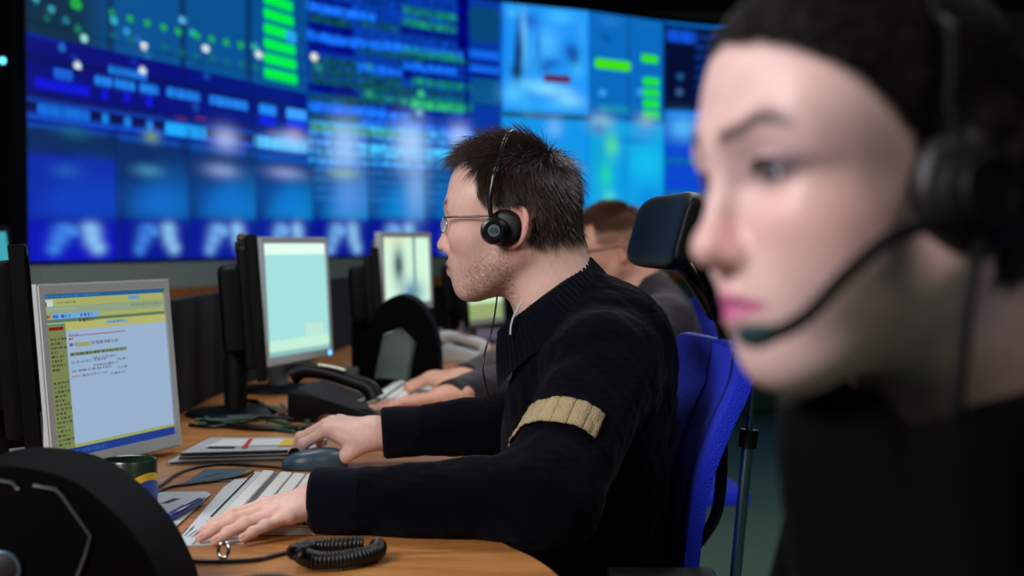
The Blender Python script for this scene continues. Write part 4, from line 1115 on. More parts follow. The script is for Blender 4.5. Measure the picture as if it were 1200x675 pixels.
C4 = head_colors(V, M4, (228,190,184), (186,66,128), (30,20,17), w_mask, 0, browc=(40,24,28), blush=(220,110,105), liner=True)
setcol(wom, C4); eyes(M4, wom, (46,70,90), (.089,.0365,.003), 1.1)
HW = mat('hair_brunette', (16,11,9), .55, spec=.25, vary=.2)
def w_flow(L): 
    t = np.array([-.12,0,.03])-L; return t/np.linalg.norm(t,axis=1)[:,None]
hv, hf = strands(b4, M4, 9000, lambda L: (w_mask(L) > .55)*1., w_flow, lambda L: .05+0*L[:,0], .0008, lambda L: .05+0*L[:,0], 6, 12, .06, hug=.006)
wh = mesh('hair', hv, hf, HW, wom, label='dark brown hair pulled back tightly into a bun')
bun = Field(); bun.el((-.108,0,.035), (.034,.042,.040), .01, M=M4); V, Q = polygonize(bun, .003, fn=lambda P: bun.eval(P)+.002*np.sin(((P-np.array(M4@Vector((-.1,0,.03))))@np.array([.3,.8,.5]))*700)); mesh('bun', V, Q, HW, wh)
# lashes
for s in (1,-1):
    bm = bmesh.new(); tube(bm, catmull([M4@Vector((.1045,s*.024,.005)),M4@Vector((.1060,s*.031,.0105)),M4@Vector((.1040,s*.041,.0105)),M4@Vector((.0955,s*.0505,.0065)),M4@Vector((.0890,s*.056,.0085))],6), .0022, 8, flat=.6); bmo('eyelashes', bm, mat('lash_black', (12,8,10), .6), wom, smooth=True)
# jacket with high collar
JK = mat('black_jacket', (2,2,3), .85, spec=.08)
s4 = Field(); t4(s4, .012)
def s4f(P):
    q = s4.eval(P)+.004*fbm(P,34,41)
    for w_, e_ in ((lw4,le4),(rw4,re4)):
        n = (w_-e_).normalized(); pl = (P-np.array(w_))@np.array(n); q = np.where(np.linalg.norm(P-np.array(w_),axis=1) < .12, np.maximum(q, pl), q)
    return q
V, Q = polygonize(s4, .006, fn=s4f); jk = mesh('jacket', V, Q, JK, wom)
u4 = [Vector(v) for v in ((.172,.850,1.012),(.198,.822,1.024),(.216,.812,1.020),(.230,.805,1.004),(.262,.797,1.016),(.300,.815,1.024),(.360,.875,1.045),(.388,.95,1.052),(.345,1.02,1.035),(.27,1.03,1.02),(.20,.95,1.012))]
cc4 = Vector((.285,.92,0)); l4 = [Vector((cc4.x+(v.x-cc4.x)*1.06, cc4.y+(v.y-cc4.y)*1.40, .915)) for v in u4]
collar(jk, u4, l4, JK, 12, .010, .0)
tr = Field()
for s in (1,-1): tr.rc(BW(-.0,s*.09,.51), BW(.40,s*.10,.51), .098,.072,.06); tr.rc(BW(.40,s*.10,.50), BW(.36,s*.10,.06), .065,.05,.03)
V, Q = polygonize(tr, .012); mesh('trousers', V, Q, TR, wom)
hs2 = headset(M4, b4, 'black headset with microphone boom worn by the blurred woman', cupc=(.014,-.017), ycup=.094, rcup=.037, far=True, badge=False, band_off=.010)
tube_obj('microphone_boom', [at(1128,250,.735),at(1090,262,.732),at(1040,282,.722),at(992,322,.718),at(950,366,.715),at(920,386,.712),at(896,393,.71)], .0042, HM, hs2, 12)
tube_obj('microphone', [at(908,390,.711),at(895,393,.71),at(880,394,.71),at(866,388,.71)], .0058, mat('foam_teal', (20,62,66), .6), hs2, 12, rr=lambda t: .75+.35*math.sin(t*3.1))
tube_obj('cable', [at(1150,285,.73),at(1142,315,.72),at(1134,360,.715),at(1128,420,.712),at(1122,470,.712),at(1118,500,.715)], .0036, HM, hs2, 10)
# ================================================================== CHAIRS
BLUE = mat('blue_fabric', (8,44,225), .8, sheen=.03, bump=('vor',420,.8), vary=.12)
STEEL = mat('black_steel', (16,18,19), .3, metal=.4)
LEA = mat('black_leather', (4,8,8), .5, spec=.22, bump=('noise',160,.15))
def make_chair(o, label):
    """office chair whose sitter faces -X; o = floor point under the seat"""
    root = empty('office_chair', o, label=label, cat='chair', group='blue office chairs with headrest')
    ox, oy = o[0], o[1]; W = lambda x,y,z: Vector((ox+x,oy+y,z))
    # backrest
    zs = [.632,.71,.776,.842,.906,.946,.956]; xs = [.124,.132,.144,.168,.196,.203,.204]
    prof = catmull([(x,0,z) for x,z in zip(xs,zs)], 6); nv = 25; rows = []
    for i, p in enumerate(prof):
        ti = i/(len(prof)-1)
        for j in range(nv):
            v = j/(nv-1); y = -.195+.45*v; e = abs(v-.5)*2
            z = p.z; top = ss(ti,.72,1.)
            z -= top*(.045*ss(np.array(v),.80,1.)+.012*ss(np.array(1-v),.93,1.)); inn = 1-(.10*(1-ti))*1.
            rows.append(W(p.x-.045*v-.022*v*v+.012*math.sin(v*math.pi), .0+(y-.03)*inn+.03, float(z)))
    o1 = mesh('backrest', rows, grid_faces(len(prof), nv), BLUE, root)
    sm = o1.modifiers.new('s','SOLIDIFY'); sm.thickness = .022; sm.offset = 0; 
    bv = o1.modifiers.new('b','BEVEL'); bv.width = .007; bv.segments = 3; bv.limit_method = 'ANGLE'
    def bp(ti, v, off=0.):
        i = int(ti*(len(prof)-1)); j = int(v*(nv-1)); return rows[i*nv+j]+Vector((-off,0,0))
    for v in (.16,.50):
        bm = bmesh.new(); tube(bm, [bp(t/14, v*(1-.25*(1-t/14)) , .0125) for t in range(15)], .0022, 6); bmo('seam', bm, mat('blue_seam', (8,20,110), .8), root, smooth=True, auto=False)
    bm = bmesh.new(); tube(bm, [bp(1,j/24)+Vector((0,0,.002)) for j in range(25)], .011, 8, flat=.5); bmo('top_edge', bm, mat('blue_edge', (14,36,165), .6), root, smooth=True, auto=False)
    # seat
    bm = bmesh.new(); box(bm, W(-.26,-.24,.425)-Vector((0,0,0)), W(.20,.24,.465), bev=.02, seg=4); bmo('seat', bm, BLUE, root, smooth=True)
    # tubular frame seen behind the backrest
    bm = bmesh.new(); tube(bm, catmull([W(.186,.0,.91),W(.190,.0,.86),W(.194,.0,.78),W(.188,.0,.70),W(.165,.0,.655),W(.12,.0,.60),W(.05,0,.44),W(-.02,0,.42)],8), .0095, 10); bmo('frame_tube', bm, STEEL, root, smooth=True, auto=False)
    for s in (-1,1):
        y = s*.245
        bm = bmesh.new(); box(bm, W(.00,y-.028,.635), W(.15,y+.028,.660), bev=.009, seg=3); bmo('armrest', bm, mat('arm_black', (9,10,11), .6), root, smooth=True)
        bm = bmesh.new(); tube(bm, catmull([W(.08,y,.64),W(.06,y,.52),W(.03,y*.9,.44),W(-.02,y*.3,.415)],6), .011, 10); bmo('armrest_bar', bm, STEEL, root, smooth=True, auto=False)
    # headrest and bracket
    bm = bmesh.new(); n1, n2 = 22, 14; vs = []
    c0 = W(.126,-.150,0); c1 = W(.084,.180,0)
    hr = Field()
    import itertools
    for i in range(n1+1):
        t = i/n1; p = c0.lerp(c1, t); d = (c1-c0).normalized(); nrm = Vector((-d.y,d.x,0)); nrm = nrm if nrm.x < 0 else -nrm
        endr = 1-.22*(abs(2*t-1)**6)
        cen = p+nrm*(-.012-.020*math.sin(t*math.pi)*-1*0)-nrm*.0+nrm*(.012*(2*t-1)**2)
        for k in range(n2*2):
            a = 2*math.pi*k/(n2*2); ca, sa = math.cos(a), math.sin(a)
            u = math.copysign(abs(ca)**.5, ca)*.021*endr; w_ = math.copysign(abs(sa)**.45, sa)*.060*endr
            tilt = R(16)
            q = cen+nrm*(u*math.cos(tilt)-w_*math.sin(tilt)+.002*0)+Vector((0,0,1.128+w_*math.cos(tilt)+u*math.sin(tilt)*.6))
            vs.append(q)
    m_ = n2*2; fs = grid_faces(n1+1, m_, True); fs.append(tuple(range(m_))[::-1]); fs.append(tuple(n1*m_+k for k in range(m_)))
    o2 = mesh('headrest', vs, fs, LEA, root); b = o2.modifiers.new('b','BEVEL'); b.width = .008; b.segments = 3; b.limit_method = 'ANGLE'; b.angle_limit = R(50)
    bm = bmesh.new(); tube(bm, catmull([W(.118,.0,1.13),W(.155,.0,1.10),W(.185,.01,1.02),W(.205,.02,.94),W(.200,.02,.86)],8), .024, 10, flat=.5); tube(bm, catmull([W(.125,-.13,1.12),W(.16,-.08,1.07),W(.19,-.02,1.0)],8), .016, 8); tube(bm, catmull([W(.095,.14,1.12),W(.15,.09,1.07),W(.19,.03,1.0)],8), .016, 8)
    bmo('headrest_bracket', bm, STEEL, root, smooth=True, auto=False)
    # column, star base, casters
    bm = bmesh.new(); lathe(bm, [(0,.42),(.03,.42),(.03,.25),(.022,.25),(.022,.09),(.04,.085),(.04,.06),(0,.06)], 20, Matrix.Translation(W(-.02,0,0))); bmo('column', bm, STEEL, root, smooth=True)
    for k in range(5):
        a = R(72*k+20); e = W(-.02+.29*math.cos(a), .29*math.sin(a), .075)
        bm = bmesh.new(); tube(bm, [W(-.02,0,.085), e], .02, 8, rr=lambda t: 1-.35*t); bs = bmo('base_leg', bm, STEEL, root, smooth=True)
        bm = bmesh.new(); M = Matrix.Translation(e-Vector((0,0,.045))) @ Matrix.Rotation(a,4,'Z') @ Matrix.Rotation(R(90),4,'X'); lathe(bm, [(0,-.022),(.028,-.022),(.0295,-.015),(.0295,.015),(.028,.022),(0,.022)], 20, M); bmo('caster', bm, MATS['arm_black'], bs, smooth=True)
    return root
ch = make_chair((.13,2.165,0), 'blue office chair with black headrest behind the headset man')
ch2 = copy_tree(ch); ch2.location = (.40,3.86,0); ch2.rotation_euler = (0,0,R(6)); ch2['label'] = 'blue office chair farther back, of the reddish-haired man'
ch3 = copy_tree(ch); ch3.location = (.37,.95,0); ch3.rotation_euler = (0,0,R(8)); ch3['label'] = 'blue office chair of the blurred woman in front, nearest to the camera'
# chrome stand pole
t0 = at(885,400,2.02); b0 = at(861,675,2.02); dn = (b0-t0).normalized(); foot = b0+dn*(b0.z/-dn.z); topp = t0-dn*.25; cl = at(877,513,2.02)
ps = empty('stand_pole', (foot.x,foot.y,0), label='thin chrome telescopic pole with black collar beside the blue chair', cat='stand')
CH2 = mat('chrome_pole', (130,165,170), .3, metal=1.)
bm = bmesh.new(); tube(bm, [topp, cl], .0052, 14); bmo('upper_pole', bm, CH2, ps, smooth=True)
bm = bmesh.new(); tube(bm, [cl, foot+Vector((0,0,.02))], .0085, 16); bmo('lower_pole', bm, CH2, ps, smooth=True)
bm = bmesh.new(); tube(bm, [cl-dn*.012, cl+dn*.014], .0135, 16); bmo('collar', bm, BP, ps, smooth=True)
bm = bmesh.new(); lathe(bm, [(0,.0005),(.16,.0005),(.165,.006),(.155,.014),(.03,.022),(.02,.04),(0,.04)], 32, Matrix.Translation((foot.x,foot.y,0))); bmo('base', bm, STEEL, ps, smooth=True)
# ================================================================== ON THE DESKS
Z = DESK
# keyboard
WHT = mat('white_plastic', (205,208,205), .45); KEY = mat('key_white', (222,224,220), .5); KG = mat('key_gap', (92,96,98), .6)
def keyboard(A, Bf, depth, label, cols=20, rows=6, near=False):
    """A near rear corner, Bf far rear corner (plan); the user sits on the +X side"""
    A = Vector((A[0],A[1],0)); Bv = Vector((Bf[0],Bf[1],0)); L = (Bv-A).length; y = (Bv-A).normalized(); x = Vector((y.y,-y.x,0)); x = x if x.x > 0 else -x
    zr, zf = .024, .010; sl = Vector((x.x*depth, x.y*depth, zf-zr)).normalized(); nn = sl.cross(y); nn = nn if nn.z > 0 else -nn
    root = empty('keyboard', (A.x,A.y,Z), label=label, cat='keyboard', group='white keyboards')
    M = Matrix.Translation(A+Vector((0,0,Z+zr))) @ frame3(sl, y, nn, (0,0,0))
    bm = bmesh.new(); pts = [(0,0),(depth,0),(depth,L),(0,L)]
    tp = [bm.verts.new(M@Vector((p[0],p[1],0))) for p in pts]; bt = [bm.verts.new(Vector(((M@Vector((p[0]*.97+.003,p[1],0))).x,(M@Vector((p[0],p[1]*.99+.002,0))).y,Z+.0008))) for p in pts]
    bm.faces.new(tp); bm.faces.new(bt[::-1])
    for k in range(4): bm.faces.new((tp[k],bt[k],bt[(k+1)%4],tp[(k+1)%4]))
    bmesh.ops.bevel(bm, geom=[e for e in bm.edges if sum(v in tp for v in e.verts) == 2], offset=.003, segments=3, affect='EDGES')
    bmo('case', bm, WHT, root, smooth=True)
    bm = bmesh.new(); box(bm, (.004,.01,-.002),(.0065,L-.02,.0009), M); bmo('groove', bm, MATS['black_plastic'], root)
    bm = bmesh.new()
    blocks = [(0,15),(15.45,18.45),(18.9,22.9)]; kw = (L-.016)/23.; rh = (depth-.030)/(rows+.35)
    for bi, (b0_, b1_) in enumerate(blocks):
        for r_ in range(rows):
            if bi == 1 and r_ in (3,): continue
            n_ = int(round(b1_-b0_)); widths = [1.]*n_
            if bi == 0 and r_ == rows-1: widths = [1.4,1.1,1.3,6.6,1.3,1.1,1.1,1.1]
            elif bi == 0 and r_ in (2,3,4): o_ = .5+.25*(r_-2); widths = [1+o_]+[1.]*(n_-3)+[2-o_]
            pos = b0_
            for w_ in widths:
                y0 = L-.008-(pos+w_)*kw; y1 = L-.008-pos*kw; x0 = .016+r_*rh+(.35*rh if r_ > 0 else 0)
                box(bm, (x0+.0013,y0+.0013,-.001),(x0+rh-.0013,y1-.0013,.0048), M, .0012, 1); pos += w_
    kk = bmo('keys', bm, KEY, root, smooth=False)
    bm = bmesh.new(); box(bm, (.0145,.0065,-.001),(depth-.0125,L-.0065,.0006), M); bmo('key_bed', bm, KG, root)
    return root
ka, kb = onz(241,607,.754), onz(296,552,.754)
keyboard((ka.x,ka.y), (kb.x,kb.y), .160, 'white keyboard in front of the headset man, beside his left hand')
k2a, k2b = onz(437,472,.75), onz(452,452,.75)
keyboard((-.335,3.24), (-.305,3.66), .15, 'white keyboard under the hands of the reddish-haired man')
# mouse
def mouse(c, ang, m, label, L=.112, Wd=.062, H=.036, group=None):
    root = empty('computer_mouse', (c[0],c[1],Z), label=label, cat='mouse')
    vs = []; nu, nv = 20, 24
    Mx = Matrix.Translation((c[0],c[1],Z+.0006)) @ Matrix.Rotation(ang,4,'Z')
    for i in range(nu+1):
        ph = math.pi/2*i/nu
        for k in range(nv):
            a = 2*math.pi*k/nv; rx = math.cos(ph)**.55; q = Vector((math.cos(a)*L/2*rx, math.sin(a)*Wd/2*rx*(1-.10*math.cos(a)), math.sin(ph)**.8*H*(.86-.14*math.cos(a+.0)*-1*rx)))
            vs.append(Mx@q)
    fs = grid_faces(nu+1, nv, True); fs.append(tuple(range(nv))[::-1])
    mesh('shell', vs, fs, m, root)
    bm = bmesh.new(); lathe(bm, [(0,-.0035),(.009,-.0035),(.0105,0),(.009,.0035),(0,.0035)], 20, Mx @ Matrix.Translation((-L*.30,0,H*.66)) @ Matrix.Rotation(R(90),4,'X')); bmo('scroll_wheel', bm, BP, root, smooth=True)
    return root
mc = onz(367,546,Z+.005)
mouse((mc.x+.002,mc.y+.005), R(8), mat('blue_grey_plastic', (62,84,102), .35), 'blue-grey mouse under the right hand of the headset man', H=.038)
mouse((-.285,3.86), R(5), WHT, 'white mouse under the farther hand of the reddish-haired man')
def cable(pts, r, m, label, z=None, name='cable', **k):
    bm = bmesh.new(); P = [onz(px,py,Z+r+.0004+(q[0] if q else 0)) for px,py,*q in pts]
    tube(bm, catmull(P,10), r, 8); return bmo(name, bm, m, None, smooth=True, auto=False, label=label, cat='cable', **k)
CB = mat('cable_black', (8,9,10), .35)
cable([(341,550,.006),(325,548,.002),(290,545),(255,544),(225,549),(205,557),(190,568),(168,580)], .0026, CB, 'black cable running from the blue-grey mouse towards the mug')
cable([(297,552,.004),(285,557),(255,563),(225,567),(195,572),(175,585)], .0026, CB, 'black cable running from the back of the nearer white keyboard')
cable([(180,655),(232,658),(265,658),(300,656),(325,650),(345,646),(352,644)], .0028, CB, 'black cord lying along the desk front, joining the coiled cord')
# coiled cord near the hand
def coil(path, R_, r, turns, m, label):
    P = catmull(path, 40); n = len(P); pts = []
    for i in range(turns*14):
        t = i/(turns*14-1)*(n-1); k = min(int(t), n-2); p = P[k].lerp(P[k+1], t-k); d = (P[k+1]-P[k]).normalized(); s = d.cross(Vector((0,0,1))).normalized(); u = s.cross(d); a = 2*math.pi*i/14
        pts.append(p+s*math.cos(a)*R_+u*math.sin(a)*R_)
    bm = bmesh.new(); tube(bm, pts, r, 6); return bmo('coiled_cord', bm, m, None, smooth=True, auto=False, label=label, cat='cord')
cz = Z+.0125
coil([onz(352,650,cz),onz(372,657,cz),onz(405,655,cz),onz(438,648,cz),onz(443,640,cz)], .0085, .0026, 34, CB, 'black coiled cord lying at the desk edge below the sleeve')
coil([onz(345,647,cz+.015),onz(362,642,cz+.0),onz(380,640,cz+.0),onz(425,637,cz+.0)], .0075, .0026, 30, CB, 'black coiled cord between the near sleeve and the front coil')
coil([onz(285,688,cz),onz(310,684,cz),onz(335,686,cz),onz(360,695,cz)], .009, .0026, 18, CB, 'black coiled cord cut off by the bottom edge of the picture')
# metal clip on the cord
c = onz(262,657,Z+.002); bm = bmesh.new()
M = Matrix.Translation(c+Vector((0,0,.012))) @ Matrix.Rotation(R(75),4,'X'); 
tube(bm, [M@Vector((.006*math.cos(a*.3927),.009*math.sin(a*.3927),0)) for a in range(16)], .0024, 8, closed=True)
bmo('metal_clip', bm, CHR, None, smooth=True, label='small shiny metal clip holding the cord beside the fingertips', cat='clip')
# papers
PAP = mat('paper', (206,212,216), .8); PAP2 = mat('paper_grey', (182,190,196), .8); INK = mat('ink_dark', (50,54,62), .8); RED = mat('ink_red', (190,40,40), .8)
def sheet(pts, m, label, z=0., name='paper_sheet', marks=(), th=.0012, group=None, cat='paper'):
    P = [onz(x,y,Z+z) for x,y in pts]; c = sum(P,Vector())/len(P)
    root = empty(name, (c.x,c.y,Z+z), label=label, cat=cat, group=group)
    bm = bmesh.new(); prism(bm, [(p.x,p.y) for p in P], Z+z+.0004, Z+z+.0004+th, Matrix.Identity(4)); bmo('sheet', bm, m, root)
    if marks:
        bm = bmesh.new()
        for (x0,y0,x1,y1,mi) in marks:
            a, b_ = onz(x0,y0,Z+z+th+.0006), onz(x1,y1,Z+z+th+.0006); d = (b_-a).normalized(); s = d.cross(Vector((0,0,1)))*(.0009 if mi < 3 else .006)
            f = bm.faces.new([bm.verts.new(v) for v in (a-s,b_-s,b_+s,a+s)]); f.material_index = mi if mi < 3 else 0
        bmo('print', bm, INK, root, mats=[RED, PAP2])
    return root
sheet([(203,641),(286,638),(306,570),(296,561),(275,563),(262,572)], PAP, 'white sheet lying under the left end of the nearer keyboard', .0,
      marks=[(213,626,221,618,0),(216,628,226,619,0),(220,629,231,621,0),(224,630,233,624,1),(222,622,228,616,0),(228,627,234,622,0),(226,638,272,590,0)])
sheet([(150,625),(206,618),(247,580),(242,577),(180,578),(150,590)], PAP2, 'pale sheet with a small grey stamp, between mug and pen', .0018, marks=[(192,590,208,584,3)])
sheet([(425,566),(500,564),(503,553),(440,553)], PAP, 'white sheet sticking out beyond the sleeve of the headset man')
sheet([(430,470),(455,478),(503,476),(507,470),(448,452)], PAP, 'white sheet beside the hand of the reddish-haired man', marks=[(446,465,452,461,3)])
sheet([(380,478),(432,482),(447,462),(405,458)], PAP2, 'crumpled pale sheet left of the second keyboard')
# ballpoint pen
a, b_ = onz(199,606,Z+.0095), onz(241,584,Z+.0075)
pen = empty('ballpoint_pen', a, label='dark blue ballpoint pen lying on the papers', cat='pen'); PB = mat('pen_blue', (24,36,120), .25)
bm = bmesh.new(); tube(bm, [a.lerp(b_,t) for t in (0,.02,.5,.82)], .0055, 12, rr=lambda t: 1 if t > .02 else .7); bmo('barrel', bm, PB, pen, smooth=True)
bm = bmesh.new(); tube(bm, [a.lerp(b_,t) for t in (.82,.93,1.)], .0045, 12, rr=lambda t: 1-.75*t); bmo('tip', bm, mat('pen_grey', (120,125,135), .3), pen, smooth=True)
bm = bmesh.new(); tube(bm, [a.lerp(b_,.02)+Vector((0,0,.006)), a.lerp(b_,.35)+Vector((0,0,.0065))], .0014, 6); bmo('pocket_clip', bm, PB, pen, smooth=True)
# translucent card
sheet([(216,567),(240,551),(292,549),(268,565)], mat('card_teal', (96,118,128), .25), 'thin bluish plastic card under the cables', name='plastic_card', cat='card', marks=[(235,560,260,554,3),(245,563,266,556,0)])
# mug
mg = onz(152,560,Z); mc2 = at(152,538,1.90); mug = empty('mug', (mc2.x,1.90,Z), label='dark green mug with a yellow and blue band', cat='mug')
MT = Matrix.Translation((mc2.x,1.90,Z+.0005)); rz = mc2.z-Z; GRN = mat('mug_green', (34,52,40), .25, spec=.6)
bm = bmesh.new(); r_ = .0365
lathe(bm, [(0,0),(r_*.9,0),(r_,.004),(r_,rz-.002),(r_-.0012,rz),(r_-.0035,rz-.001),(r_-.004,.006),(0,.006)], 56, MT); bmo('body', bm, GRN, mug, smooth=True)
vs = []; n = 56
for k in range(n+1):
    a_ = 2*math.pi*k/n; wv = .008*math.sin(a_*2+R(150)); 
    for q in (rz-.052,rz-.034+wv,rz-.024+wv): vs.append(MT@Vector(((r_+.0006)*math.cos(a_),(r_+.0006)*math.sin(a_),q if q > .01 else .01)))
mi_ = [j for k in range(n) for j in (0,1)]
mesh('band', vs, grid_faces(n+1,3), mat('band_blue', (30,70,170), .3), mug, mats=[mat('band_yellow', (225,190,50), .3)], mi=mi_, label='yellow and blue wavy band')
bm = bmesh.new(); tube(bm, catmull([MT@Vector(v) for v in ((-r_+.003,.0,rz-.018),(-r_-.02,-.0,rz-.02),(-r_-.027,0,rz-.045),(-r_-.018,0,rz-.068),(-r_+.002,0,rz-.072))],8), .005, 10); bmo('handle', bm, GRN, mug, smooth=True, auto=False)
# newspapers
NP = mat('newsprint', (170,174,176), .85, vary=.15)
def paper_stack():
    r = random.Random(5); base = [onz(196,546,Z), onz(352,541,Z), onz(372,527,Z), onz(232,527,Z)]
    z = 0
    labs = ['newspaper at the bottom of the folded pile behind the mouse','middle newspaper of the folded pile behind the mouse','top newspaper with red stripe and yellow box']
    for k in range(3):
        th = (.007,.008,.007)[k]; sh = Vector((r.uniform(-.006,.006)+(.012*k),r.uniform(-.004,.004)+.006*k,0)); root = empty('newspaper', base[0]+sh+Vector((0,0,z)), label=labs[k], cat='newspaper', group='folded newspapers in a pile')
        for q in range(3):
            bm = bmesh.new(); o = Vector((r.uniform(-.004,.004),r.uniform(-.003,.003),0)); prism(bm, [(p.x+sh.x+o.x,p.y+sh.y+o.y) for p in base], Z+z+.0004, Z+z+th/3-.0005, Matrix.Identity(4), .0006); bmo('folded_page', bm, NP if q != 1 else mat('newsprint_dark', (70,76,78), .85), root); z += th/3
    zz = Z+z+.0003
    def patch(pts, m, nm):
        bm = bmesh.new(); plate(bm, [onz(x,y,zz) for x,y in pts], -.0003); bmo(nm, bm, m, root)
    patch([(240,524),(345,521),(356,514),(262,515)], mat('page_white', (205,212,214), .8), 'printed_front')
    zz += .0006
    patch([(283,525),(289,525),(297,514),(292,514)], RED, 'red_stripe')
    patch([(325,523),(343,522),(350,514),(334,514)], mat('ink_yellow', (220,180,60), .8), 'yellow_box')
    patch([(243,525),(275,525),(276,523),(245,523)], INK, 'headline')
paper_stack()
# ---- curved intercom terminals
def terminal(D, contour, panel, inner, depth, label, ring=None, base_px=None):
    P = [at(x,y,D+depth*.9) for x,y in contour]; zmin = Z+.0008
    pts = [(p.x, max(p.z, zmin)) for p in P]
    cx = sum(p[0] for p in pts)/len(pts)
    root = empty('intercom_terminal', (cx,D,Z), label=label, cat='intercom terminal', group='curved black intercom terminals')
    # x, z profile pushed through y
    M = frame3((1,0,0),(0,0,1),(0,-1,0),(0,D+depth,0))
    sm = catmull([(a_,b_2,0) for a_,b_2 in pts], 5); body = [(p.x,max(p.y,zmin)) for p in sm]
    body = body[:-1]+[(pts[-1][0],zmin),(pts[0][0],zmin)] if True else body
    clean = []
    for p in body:
        if not clean or (abs(p[0]-clean[-1][0])+abs(p[1]-clean[-1][1])) > .0015: clean.append(p)
    bm = bmesh.new(); prism(bm, clean, 0, depth, M, min(.012, depth*.12)); bmo('housing', bm, mat('terminal_black', (2,3,3), .7, spec=.06), root, smooth=True)
    tr_ = [at(x,y,D-.002) for x,y in panel]; bm = bmesh.new(); tube(bm, tr_, .0016*D/1.4, 8, closed=False); bmo('panel_trim', bm, mat('trim_steel', (110,128,124), .3, metal=.8), root, smooth=True)
    if inner:
        bm = bmesh.new(); plate(bm, [at(x,y,D-.003) for x,y in inner], -.0027); bmo('front_panel', bm, mat('panel_teal', (100,112,104), .35, vary=.3), root)
    if ring:
        c_ = at(ring[0],ring[1],D-.004); bm = bmesh.new(); tube(bm, [c_+Vector((math.cos(a_*.2094),0,math.sin(a_*.2094)))*ring[2]/F*D for a_ in range(30)], .0022, 8, closed=True); bmo('speaker_ring', bm, mat('ring_grey', (80,110,122), .3, metal=.6), root, smooth=True)
        bm = bmesh.new(); lathe(bm, [(0,.003),(ring[2]*.7/F*D,.002),(ring[2]*.9/F*D,0)], 24, Matrix.Translation(c_) @ Matrix.Rotation(R(90),4,'X')); bmo('speaker', bm, mat('speaker_black', (10,12,13), .6), root, smooth=True)
    return root
terminal(1.42, [(-75,735),(-72,640),(-50,575),(-10,538),(35,526),(90,531),(123,542),(150,560),(180,588),(203,618),(217,645),(228,672),(231,735)],
         [(-10,561),(15,566),(20,573),(22,573)], None, .13, 'big black curved terminal filling the lower left corner', ring=(2,668,21))
root_t = [o for o in bpy.data.objects if o.name.startswith('intercom_terminal')][0]
bm = bmesh.new(); tube(bm, [at(x,y,1.417) for x,y in ((39,569),(64,573),(72,580),(106,628),(100,650),(88,682),(80,715))], .0016, 8); bmo('panel_trim', bm, MATS['trim_steel'], root_t, smooth=True)
terminal(3.62, [(428,470),(430,420),(438,378),(455,352),(475,344),(495,353),(511,378),(518,410),(519,470)], [(440,444),(451,392),(470,386),(486,402),(478,446)], [(441,443),(452,393),(470,388),(484,402),(476,445)], .16, 'curved black terminal with grey panel at the second workstation')
# ---- telephones
def desk_phone(c, ang, label, m, m2, keys=True, s=1.):
    root = empty('desk_telephone', (c[0],c[1],Z), label=label, cat='telephone')
    M = Matrix.Translation((c[0],c[1],Z+.0006)) @ Matrix.Rotation(ang,4,'Z') @ Matrix.Scale(s,4)
    bm = bmesh.new(); prof = [(-.10,0),(.11,0),(.11,.018),(.0,.045),(-.085,.072),(-.10,.062)]
    Mx = M @ frame3((1,0,0),(0,0,1),(0,-1,0),(0,.095,0)); prism(bm, prof, 0, .19, Mx, .006); bmo('body', bm, m, root, smooth=True)
    bm = bmesh.new(); tube(bm, catmull([M@Vector(v) for v in ((.085,-.062,.052),(.072,-.062,.072),(.03,-.062,.088),(-.03,-.062,.104),(-.075,-.062,.108),(-.10,-.062,.098))],8), .015, 12, flat=1.25, rr=lambda t: 1.25-.45*math.sin(t*math.pi)); hsx = bmo('handset', bm, m, root, smooth=True, auto=False)
    bm = bmesh.new(); tube(bm, catmull([M@Vector(v) for v in ((.02,-.064,.1095),(-.005,-.064,.1155),(-.040,-.064,.1205))],6), .0075, 8, flat=.4); bmo('label_strip', bm, m2, hsx, smooth=True, auto=False, label='pale label strip on the handset')
    if keys:
        bm = bmesh.new()
        for i in range(4):
            for j in range(3):
                x = .02+i*.020; z = .0405-(x-0)*.245; box(bm, (x,.0+j*.022,z-.002),(x+.014,.016+j*.022,z+.0035), M, .001, 1)
        bmo('keypad', bm, mat('keypad_beige', (165,150,130), .5), root)
    return root
p1 = onz(402,494,Z); desk_phone((p1.x,p1.y+.06), R(-12), 'black desk telephone with pale strip on its handset', mat('phone_black', (3,4,5), .45, spec=.2), mat('strip_cream', (215,225,205), .5))
p2 = onz(545,424,Z); desk_phone((p2.x,p2.y+.05), R(0), 'white desk telephone beyond the hands of the reddish-haired man', WHT, mat('strip_red', (200,120,110), .5), False, .75)
# key extension module beside the phone
a = onz(470,496,Z); km = empty('key_module', (a.x,a.y,Z), label='flat black key module with beige keys right of the telephone', cat='key module')
M = Matrix.Translation((a.x,a.y+.04,Z+.0006)) @ Matrix.Rotation(R(8),4,'Z'); bm = bmesh.new(); box(bm, (-.075,-.05,0),(.075,.05,.018), M, .004, 2); bmo('body', bm, BP, km, smooth=True)
bm = bmesh.new()
for i in range(5):
    for j in range(3): 
        if (i+j)%4 != 1: box(bm, (-.062+i*.024,-.036+j*.025,.017),(-.044+i*.024,-.020+j*.025,.0215), M, .001, 1)
bmo('keys', bm, MATS['keypad_beige'], km)
